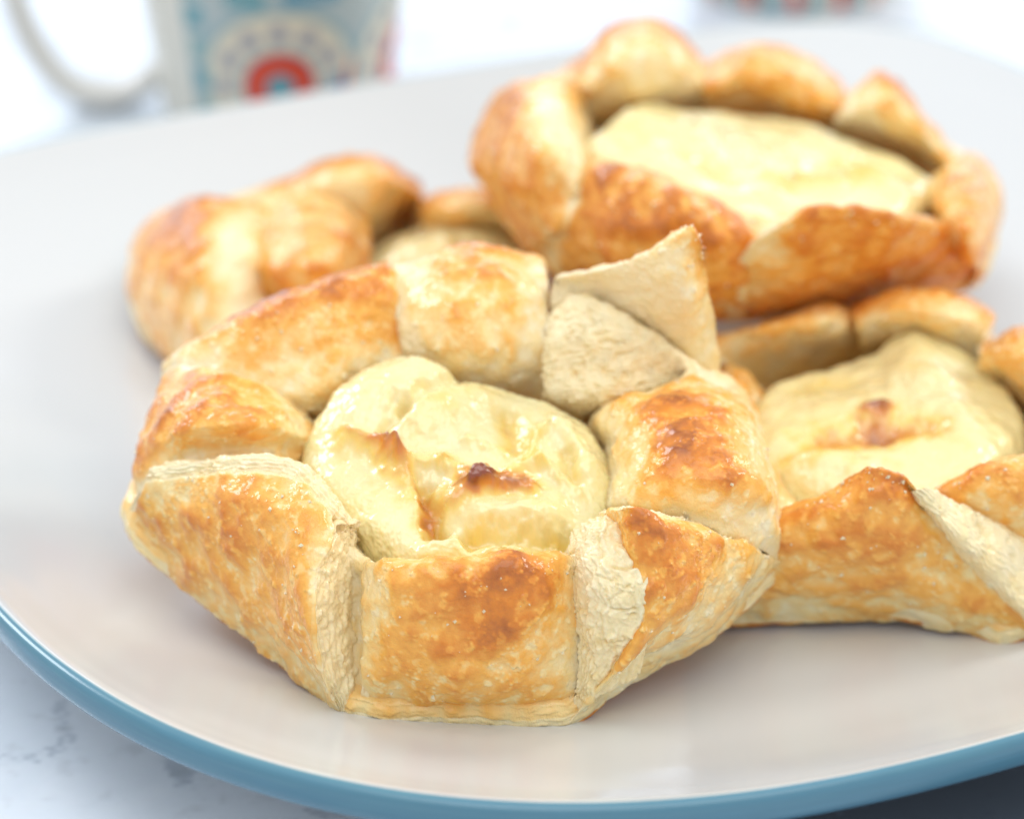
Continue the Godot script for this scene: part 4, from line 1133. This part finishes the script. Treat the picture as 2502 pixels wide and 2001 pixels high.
func build_far(p: Node3D) -> void:
	pastry_base(p, [[-40.0, 0.0, -7.3], [-29.5, 0.0, 3.1], [-13.7, 0.0, 5.5], [4.7, 0.0, -2.3], [21.1, 0.0, -11.9], [39.6, 0.0, -22.8], [46.5, 2.0, -45.6], [48.6, 3.0, -70.5], [37.4, 4.0, -85.3], [12.7, 4.0, -94.3], [-12.9, 4.0, -97.2], [-38.9, 4.0, -87.6], [-53.0, 4.0, -60.8], [-55.7, 3.0, -41.0], [-49.9, 1.0, -24.4]])
	crust(p, [["folded_lobe", "", 0, 0], ["folded_lobe", "", 0, 5], ["folded_lobe", "", 0, 10], ["folded_lobe", "", 0, 15], ["folded_lobe", "", 0, 20], ["folded_lobe", "", 0, 25], ["folded_lobe", "", 1, 30]], [
		[[-41.0, 0.6, -5.9, 0.18], [-43.8, 7.8, -4.9, 0.18], [-42.7, 14.8, 1.6, 0.18], [-41.0, 20.5, 0.4, 0.18], [-39.1, 22.9, -2.9, 0.18], [-37.1, 20.9, -15.0, 0.18], [-33.7, 12.0, -36.9, 0.18]],
		[[-40.1, 1.0, -4.9, 0.53], [-40.0, 10.3, 2.5, 0.61], [-39.7, 17.7, 3.1, 0.70], [-39.0, 23.0, 0.4, 0.77], [-38.1, 25.8, -3.5, 0.75], [-36.5, 23.8, -11.8, 0.59], [-33.4, 14.0, -32.9, 0.30]],
		[[-29.7, 1.0, 4.4, 0.53], [-30.3, 11.2, 12.0, 0.61], [-30.5, 19.3, 13.1, 0.70], [-30.4, 25.6, 11.7, 0.77], [-29.7, 28.9, 9.0, 0.75], [-27.6, 26.7, 0.4, 0.59], [-23.9, 16.0, -21.9, 0.30]],
		[[-18.3, 1.0, 7.0, 0.53], [-19.3, 11.2, 16.0, 0.61], [-19.7, 19.3, 20.8, 0.70], [-20.4, 25.6, 22.1, 0.77], [-20.0, 28.6, 19.1, 0.75], [-17.6, 25.7, 8.9, 0.59], [-14.5, 16.0, -11.5, 0.30]],
		[[-8.5, 1.0, 4.5, 0.53], [-9.5, 9.5, 13.7, 0.61], [-9.7, 16.0, 16.3, 0.70], [-10.0, 20.5, 16.1, 0.77], [-9.7, 22.3, 13.2, 0.75], [-8.1, 20.0, 4.8, 0.59], [-6.0, 12.0, -11.3, 0.30]],
		[[-9.6, 0.6, 5.0, 0.18], [-10.5, 8.7, 13.0, 0.18], [-10.6, 14.4, 16.1, 0.18], [-10.0, 19.6, 17.4, 0.18], [-8.1, 23.2, 16.7, 0.18], [-4.9, 22.6, 9.6, 0.18], [-1.7, 14.0, -8.3, 0.18]],
		[[-10.8, 1.0, 5.4, 0.58], [-11.5, 8.6, 12.3, 0.34], [-11.5, 14.7, 15.9, 0.19], [-10.0, 20.7, 18.8, 0.09], [-6.4, 26.1, 20.1, 0.22], [-1.6, 27.1, 14.3, 0.53], [2.6, 18.0, -5.3, 0.30]],
		[[4.4, 1.0, -0.8, 0.58], [3.2, 9.4, 8.5, 0.58], [1.7, 17.2, 14.7, 0.61], [0.3, 23.8, 19.0, 0.66], [-0.2, 29.1, 22.2, 0.71], [1.6, 30.0, 18.9, 0.69], [6.6, 20.0, -3.4, 0.30]],
		[[20.8, 1.0, -10.6, 0.58], [18.9, 10.3, 0.4, 0.58], [16.9, 18.3, 8.7, 0.62], [15.3, 24.4, 14.2, 0.63], [14.4, 28.4, 17.7, 0.64], [14.9, 27.9, 14.2, 0.60], [18.9, 18.0, -7.7, 0.30]],
		[[38.8, 1.0, -21.5, 0.58], [37.7, 8.0, -12.6, 0.58], [36.4, 11.2, -9.9, 0.54], [35.0, 13.6, -8.5, 0.53], [33.4, 15.9, -7.5, 0.54], [31.4, 16.8, -8.9, 0.51], [30.3, 14.0, -14.3, 0.30]],
		[[38.1, 1.1, -20.1, 0.18], [37.6, 6.6, -12.6, 0.18], [36.2, 10.3, -7.9, 0.18], [34.4, 12.8, -4.1, 0.18], [32.6, 13.8, -3.7, 0.18], [31.4, 13.0, -9.3, 0.18], [31.4, 9.0, -18.4, 0.18]],
		[[37.3, 2.0, -18.8, 0.53], [37.4, 6.1, -12.7, 0.53], [36.0, 11.3, -5.9, 0.52], [33.8, 14.0, 0.3, 0.59], [31.9, 13.7, 0.1, 0.60], [31.5, 11.2, -9.6, 0.45], [32.6, 6.0, -22.5, 0.30]],
		[[43.8, 2.0, -37.3, 0.53], [42.0, 9.6, -24.5, 0.53], [38.1, 16.7, -10.5, 0.52], [33.5, 21.2, 1.8, 0.59], [30.0, 21.6, 4.5, 0.60], [29.0, 18.0, -6.5, 0.45], [30.3, 11.0, -24.4, 0.30]],
		[[47.9, 3.0, -59.3, 0.53], [46.6, 11.4, -46.6, 0.53], [40.5, 19.5, -25.7, 0.52], [34.1, 24.3, -9.7, 0.59], [29.5, 24.4, -6.3, 0.60], [27.6, 19.8, -15.8, 0.45], [28.6, 12.0, -34.2, 0.30]],
		[[42.2, 3.0, -74.6, 0.53], [43.5, 12.3, -62.4, 0.53], [39.1, 19.9, -43.1, 0.52], [33.6, 23.7, -28.8, 0.59], [30.1, 23.3, -24.8, 0.60], [28.9, 18.9, -30.8, 0.45], [29.0, 12.0, -44.8, 0.30]],
		[[42.6, 3.1, -70.6, 0.18], [39.5, 13.8, -58.6, 0.18], [36.9, 18.9, -44.7, 0.18], [33.6, 20.9, -33.3, 0.18], [31.8, 19.1, -32.7, 0.18], [31.2, 13.9, -39.7, 0.18], [30.9, 7.5, -51.8, 0.18]],
		[[42.9, 4.0, -66.5, 0.53], [35.5, 16.0, -54.8, 0.63], [34.7, 20.0, -46.4, 0.53], [33.5, 20.0, -37.9, 0.43], [33.4, 17.0, -40.6, 0.30], [33.5, 11.0, -48.5, 0.15], [32.8, 5.0, -58.8, 0.15]],
		[[37.0, 4.0, -82.2, 0.53], [29.3, 22.0, -62.2, 0.73], [27.2, 27.0, -51.6, 0.78], [26.0, 27.0, -38.5, 0.43], [28.3, 21.0, -42.0, 0.20], [30.5, 12.0, -56.1, 0.15], [30.4, 6.0, -63.9, 0.15]],
		[[30.1, 4.0, -92.5, 0.53], [21.9, 26.0, -66.5, 0.73], [19.8, 32.0, -51.7, 0.78], [19.2, 31.0, -40.8, 0.48], [20.4, 24.0, -42.8, 0.20], [23.5, 14.0, -57.4, 0.15], [25.3, 6.0, -71.1, 0.15]],
		[[21.6, 4.0, -90.4, 0.53], [16.8, 20.0, -70.8, 0.53], [13.9, 24.0, -56.9, 0.10], [12.2, 23.0, -49.3, 0.05], [13.0, 18.0, -55.1, 0.06], [16.2, 11.0, -66.7, 0.15], [19.2, 5.0, -78.2, 0.15]],
		[[21.3, 3.6, -91.8, 0.18], [16.9, 18.6, -75.3, 0.18], [14.5, 23.0, -60.8, 0.18], [13.1, 22.5, -51.7, 0.18], [13.2, 17.5, -55.1, 0.18], [15.1, 10.5, -66.5, 0.18], [17.0, 4.5, -77.8, 0.17]],
		[[20.9, 4.0, -93.2, 0.43], [17.1, 18.0, -79.7, 0.58], [15.1, 24.0, -64.7, 0.63], [14.0, 24.0, -54.1, 0.58], [13.4, 19.0, -55.2, 0.48], [14.0, 12.0, -66.3, 0.30], [14.9, 6.0, -77.3, 0.20]],
		[[13.1, 4.0, -110.0, 0.43], [7.9, 24.0, -81.2, 0.58], [5.7, 30.0, -66.1, 0.63], [4.4, 30.0, -51.6, 0.58], [4.2, 24.0, -51.6, 0.48], [5.4, 15.0, -63.1, 0.30], [7.9, 7.0, -78.7, 0.20]],
		[[1.5, 4.0, -110.3, 0.43], [-3.8, 24.0, -84.5, 0.58], [-5.1, 31.0, -66.4, 0.63], [-5.1, 31.0, -53.5, 0.58], [-4.1, 24.0, -55.3, 0.48], [-2.2, 15.0, -65.6, 0.30], [-0.1, 7.0, -79.7, 0.20]],
		[[-9.7, 4.0, -98.0, 0.43], [-12.1, 20.0, -81.8, 0.58], [-13.1, 26.0, -68.0, 0.63], [-13.5, 26.0, -54.4, 0.58], [-12.6, 20.0, -57.4, 0.48], [-11.7, 13.0, -65.9, 0.30], [-10.5, 7.0, -74.3, 0.20]],
		[[-10.0, 3.6, -102.6, 0.18], [-13.5, 20.6, -84.7, 0.18], [-14.6, 26.0, -69.2, 0.18], [-14.7, 26.0, -55.5, 0.18], [-13.7, 20.5, -57.2, 0.18], [-13.0, 14.0, -64.3, 0.18], [-12.0, 6.5, -76.2, 0.15]],
		[[-10.2, 4.0, -107.3, 0.43], [-15.0, 22.0, -87.6, 0.73], [-16.1, 28.0, -70.4, 0.78], [-16.0, 28.0, -56.7, 0.25], [-14.9, 23.0, -56.9, 0.18], [-14.3, 17.0, -62.7, 0.20], [-13.4, 8.0, -78.1, 0.10]],
		[[-17.0, 4.0, -118.5, 0.43], [-23.2, 28.0, -86.2, 0.73], [-24.9, 35.0, -66.0, 0.78], [-25.0, 36.0, -46.4, 0.35], [-23.8, 29.0, -45.7, 0.18], [-21.8, 20.0, -55.1, 0.20], [-19.7, 9.0, -73.8, 0.10]],
		[[-27.9, 4.0, -112.4, 0.43], [-32.1, 26.0, -83.5, 0.73], [-33.7, 32.0, -66.7, 0.78], [-33.2, 34.0, -45.9, 0.30], [-31.7, 28.0, -43.7, 0.18], [-28.7, 20.0, -51.9, 0.20], [-25.8, 9.0, -70.8, 0.10]],
		[[-37.7, 4.0, -97.2, 0.43], [-39.1, 20.0, -77.8, 0.73], [-39.8, 25.0, -65.5, 0.78], [-39.5, 27.0, -47.6, 0.43], [-37.5, 22.0, -48.2, 0.18], [-34.9, 16.0, -54.6, 0.20], [-31.7, 8.0, -69.2, 0.10]],
		[[-42.9, 3.6, -88.3, 0.18], [-47.4, 15.6, -74.4, 0.18], [-47.1, 21.5, -62.0, 0.18], [-45.3, 25.5, -47.6, 0.18], [-41.6, 24.0, -46.3, 0.18], [-37.6, 20.0, -51.0, 0.18], [-33.4, 10.0, -72.1, 0.18]],
		[[-48.1, 4.0, -79.4, 0.53], [-55.7, 12.0, -71.1, 0.63], [-54.4, 20.0, -58.5, 0.63], [-51.1, 26.0, -47.5, 0.78], [-45.7, 28.0, -44.5, 0.43], [-40.3, 26.0, -47.4, 0.63], [-35.1, 14.0, -75.0, 0.30]],
		[[-54.9, 3.0, -54.7, 0.53], [-60.1, 10.0, -45.5, 0.63], [-57.1, 20.0, -32.3, 0.63], [-52.7, 28.0, -21.5, 0.78], [-47.1, 30.0, -19.9, 0.12], [-41.1, 26.0, -30.2, 0.30], [-34.6, 15.0, -60.4, 0.30]],
		[[-50.9, 2.0, -26.7, 0.53], [-55.6, 8.0, -30.6, 0.63], [-53.2, 18.0, -12.3, 0.63], [-49.5, 26.0, -4.3, 0.63], [-44.4, 28.0, -5.1, 0.10], [-39.9, 25.0, -17.1, 0.30], [-34.8, 14.0, -48.9, 0.30]],
		[[-41.9, 1.0, -6.9, 0.53], [-47.7, 6.0, -12.4, 0.63], [-45.8, 14.0, 0.2, 0.63], [-42.9, 20.0, 0.5, 0.58], [-40.0, 22.0, -2.3, 0.15], [-37.6, 20.0, -18.3, 0.43], [-33.9, 12.0, -40.9, 0.30]],
	])
	filling(p, Vector3(-5.3, 21.0, -23.3), 1.5, [
		[29.4, 19.0, -28.4], [21.8, 20.0, -11.3], [10.3, 20.0, -4.8], [1.2, 20.0, -2.7], [-8.0, 20.0, 2.7], [-15.7, 21.0, -2.6], [-24.3, 22.0, -9.7], [-34.0, 23.0, -14.1], [-38.1, 24.0, -23.0], [-33.4, 24.0, -35.1], [-27.4, 24.0, -47.3], [-18.7, 23.0, -47.8], [-7.3, 23.0, -49.3], [6.1, 22.0, -48.3], [17.0, 21.0, -42.1], [25.8, 20.0, -36.0]],
		[
			[-0.7, -14.3, 16.5, -22.5, 3.2, 1.0, 1, 0.2],
			[2.7, -22.3, 16.3, -29.5, 2.2, -1.2, 1, 0.1],
			[13.0, -24.8, 21.2, -16.4, 3.0, 1.6, 1, 0],
			[-29.5, -36.0, -20.5, -30.0, 3.0, 1.5, 1, 0],
			[-20.9, -21.9, -11.7, -11.2, 2.4, -1.2, 1, 0.05],
			[-14.7, -34.2, -14.7, -20.8, 2.5, 1.4, 1, 0],
			[-8.3, -33.0, -4.2, -15.5, 2.5, 1.0, 1, 0.04],
			[5.0, -36.2, 13.9, -33.0, 2.5, 1.2, 1, 0.02],
		])

func build_left(p: Node3D) -> void:
	pastry_base(p, [[-14.3, 0.0, 8.2], [1.7, 0.0, 22.1], [19.2, 0.0, 25.9], [37.2, 0.0, 22.1], [50.9, 1.0, 6.1], [59.0, 2.0, -30.8], [51.1, 3.0, -54.7], [30.5, 3.0, -62.2], [4.6, 3.0, -64.7], [-20.1, 3.0, -52.3], [-28.6, 3.0, -28.7], [-27.3, 2.0, -13.0], [-21.2, 1.0, -0.1]])
	crust(p, [["folded_lobe", "", 0, 0], ["folded_lobe", "", 0, 5], ["folded_lobe", "", 0, 10], ["folded_lobe", "", 0, 15]], [
		[[-13.1, 1.0, 10.1, 0.18], [-15.0, 6.2, 12.4, 0.18], [-10.1, 13.7, 23.9, 0.18], [-4.8, 19.8, 30.4, 0.18], [-0.7, 21.4, 26.3, 0.18], [2.5, 18.5, 16.4, 0.18], [5.1, 9.8, -0.2, 0.18]],
		[[-12.2, 1.0, 10.1, 0.45], [-10.6, 8.4, 19.2, 0.52], [-7.7, 15.8, 28.2, 0.59], [-3.5, 22.0, 35.4, 0.65], [-0.1, 23.1, 33.2, 0.60], [2.6, 19.4, 23.8, 0.49], [4.9, 12.0, 9.3, 0.30]],
		[[1.7, 1.0, 22.0, 0.45], [3.0, 8.9, 29.3, 0.52], [5.2, 17.7, 38.6, 0.59], [8.0, 26.0, 47.2, 0.65], [10.0, 27.4, 42.7, 0.60], [11.5, 22.9, 30.6, 0.49], [12.5, 14.0, 13.4, 0.30]],
		[[19.2, 1.0, 25.9, 0.45], [19.6, 8.9, 31.9, 0.52], [20.5, 17.7, 39.8, 0.59], [21.7, 26.0, 47.2, 0.65], [22.1, 27.4, 42.6, 0.60], [22.0, 22.9, 30.6, 0.49], [21.7, 14.0, 13.4, 0.30]],
		[[37.2, 1.0, 22.0, 0.45], [36.8, 8.4, 28.3, 0.52], [36.5, 15.8, 34.7, 0.59], [36.0, 22.0, 39.3, 0.65], [34.2, 23.1, 34.2, 0.60], [32.3, 19.4, 23.5, 0.49], [30.7, 12.0, 9.3, 0.30]],
		[[45.7, 2.0, -17.7, 0.18], [45.4, 10.8, -7.0, 0.18], [45.2, 16.8, 1.8, 0.18], [45.0, 20.8, 7.3, 0.18], [43.7, 21.0, 7.1, 0.18], [42.4, 17.4, 0.7, 0.18], [41.3, 10.8, -10.5, 0.18]],
		[[54.2, 4.0, -57.5, 0.55], [54.1, 14.1, -42.4, 0.59], [54.0, 20.3, -31.2, 0.61], [53.9, 22.0, -24.6, 0.60], [53.3, 21.3, -20.0, 0.51], [52.6, 17.8, -22.1, 0.34], [52.0, 12.0, -30.3, 0.20]],
		[[46.0, 4.0, -62.5, 0.55], [46.8, 17.0, -42.5, 0.59], [47.2, 24.9, -28.6, 0.61], [47.2, 27.0, -21.6, 0.60], [47.2, 26.6, -15.1, 0.51], [47.2, 22.0, -17.5, 0.34], [47.1, 14.0, -28.3, 0.20]],
		[[35.7, 4.0, -60.0, 0.55], [36.9, 17.0, -40.8, 0.59], [37.9, 24.9, -27.8, 0.61], [38.6, 27.0, -21.6, 0.60], [38.7, 26.6, -16.0, 0.51], [38.6, 22.0, -18.4, 0.34], [38.4, 14.0, -28.3, 0.20]],
		[[27.7, 4.0, -55.0, 0.55], [28.9, 14.1, -41.6, 0.59], [30.0, 20.3, -32.1, 0.61], [30.7, 22.0, -27.0, 0.60], [30.9, 21.3, -22.6, 0.51], [30.8, 17.8, -23.8, 0.34], [30.5, 12.0, -30.3, 0.20]],
		[[28.2, 3.5, -55.0, 0.18], [28.6, 16.6, -42.0, 0.18], [29.8, 20.9, -32.1, 0.18], [30.3, 22.3, -26.0, 0.18], [29.1, 17.0, -29.7, 0.18], [28.5, 12.7, -31.6, 0.18], [28.3, 8.3, -35.7, 0.18]],
		[[28.7, 4.0, -55.0, 0.55], [28.3, 20.0, -42.5, 0.65], [29.6, 24.0, -32.1, 0.80], [29.9, 25.0, -25.0, 0.55], [27.4, 15.0, -36.7, 0.45], [26.2, 10.0, -39.4, 0.30], [26.1, 7.0, -41.2, 0.30]],
		[[19.0, 4.0, -67.5, 0.55], [20.7, 27.0, -37.4, 0.65], [21.3, 32.0, -26.4, 0.80], [22.2, 33.0, -16.1, 0.45], [21.6, 27.0, -15.7, 0.25], [22.0, 16.0, -25.1, 0.30], [22.3, 7.0, -36.4, 0.30]],
		[[7.4, 4.0, -70.1, 0.55], [10.9, 26.0, -38.5, 0.65], [11.7, 31.0, -27.5, 0.80], [13.2, 32.0, -17.3, 0.25], [15.0, 27.0, -15.7, 0.12], [17.5, 18.0, -19.5, 0.30], [18.6, 7.0, -31.8, 0.30]],
		[[-4.7, 4.0, -65.0, 0.55], [1.5, 20.0, -43.7, 0.65], [2.5, 25.0, -32.2, 0.80], [5.3, 27.0, -20.4, 0.45], [7.0, 22.0, -20.0, 0.20], [10.5, 15.0, -21.5, 0.30], [13.9, 7.0, -27.1, 0.30]],
		[[-16.4, 3.5, -49.2, 0.18], [-13.0, 16.0, -38.2, 0.18], [-9.4, 22.3, -28.4, 0.18], [-4.1, 26.3, -18.7, 0.18], [0.6, 23.8, -17.9, 0.18], [4.9, 18.3, -22.0, 0.18], [7.8, 7.3, -38.1, 0.18]],
		[[-28.1, 4.0, -33.5, 0.55], [-27.5, 13.0, -32.8, 0.55], [-21.2, 22.0, -24.6, 0.65], [-13.4, 28.0, -17.0, 0.75], [-5.7, 28.0, -15.8, 0.65], [-0.7, 24.0, -22.5, 0.50], [1.8, 10.0, -49.1, 0.30]],
		[[-27.3, 3.0, -17.5, 0.55], [-28.6, 11.0, -16.4, 0.55], [-22.1, 22.0, -6.3, 0.65], [-13.6, 29.0, 0.1, 0.85], [-5.0, 31.0, 2.3, 0.20], [0.8, 27.0, -4.3, 0.45], [3.9, 12.0, -32.6, 0.30]],
		[[-21.1, 2.0, -4.4, 0.55], [-25.5, 9.0, -5.2, 0.55], [-18.9, 20.0, 6.9, 0.60], [-11.5, 27.0, 13.1, 0.65], [-4.2, 29.0, 13.2, 0.08], [1.5, 26.0, 6.7, 0.35], [4.8, 12.0, -18.8, 0.30]],
		[[-14.0, 2.0, 10.0, 0.55], [-19.4, 5.0, 5.7, 0.55], [-12.5, 14.0, 19.5, 0.50], [-6.2, 20.0, 25.5, 0.15], [-1.3, 22.0, 19.4, 0.05], [2.4, 20.0, 9.0, 0.30], [5.4, 10.0, -9.7, 0.30]],
	])
	dough(p, "folded_lobe", "", 0, [
		[[-3.1, 8.0, -46.2, 0.45], [4.3, 8.0, -56.0, 0.45], [12.4, 8.0, -56.0, 0.45], [20.0, 8.0, -46.2, 0.45]],
		[[-0.4, 24.0, -17.8, 0.45], [6.2, 27.0, -20.4, 0.45], [14.7, 26.0, -21.5, 0.45], [19.5, 22.0, -20.0, 0.45]],
		[[1.3, 28.0, 2.3, 0.55], [8.9, 32.0, 4.5, 0.55], [16.2, 31.0, 4.5, 0.55], [20.3, 24.0, -2.0, 0.55]],
		[[2.0, 26.0, 13.1, 0.60], [10.9, 31.0, 21.6, 0.60], [16.8, 29.0, 17.4, 0.60], [19.6, 21.0, 4.7, 0.60]],
		[[2.5, 18.0, 11.1, 0.55], [11.3, 22.0, 19.4, 0.55], [16.2, 20.0, 11.1, 0.55], [18.3, 15.0, 0.7, 0.55]],
		[[4.3, 8.0, 3.4, 0.30], [10.8, 8.0, 3.4, 0.30], [15.3, 8.0, -0.8, 0.30], [16.9, 8.0, -5.1, 0.30]],
	])
	filling(p, Vector3(35.1, 20.0, -4.0), 3, [
		[52.9, 17.0, -21.7], [51.9, 17.0, 0.6], [37.3, 18.0, 15.3], [21.8, 18.0, 15.3], [16.7, 18.0, 2.7], [19.7, 18.0, -12.7], [27.0, 18.0, -21.8], [37.5, 18.0, -26.0], [47.2, 18.0, -25.1]],
		[
			[27.6, -6.1, 36.0, -6.1, 3, 1.5, 1, 0.05],
		])
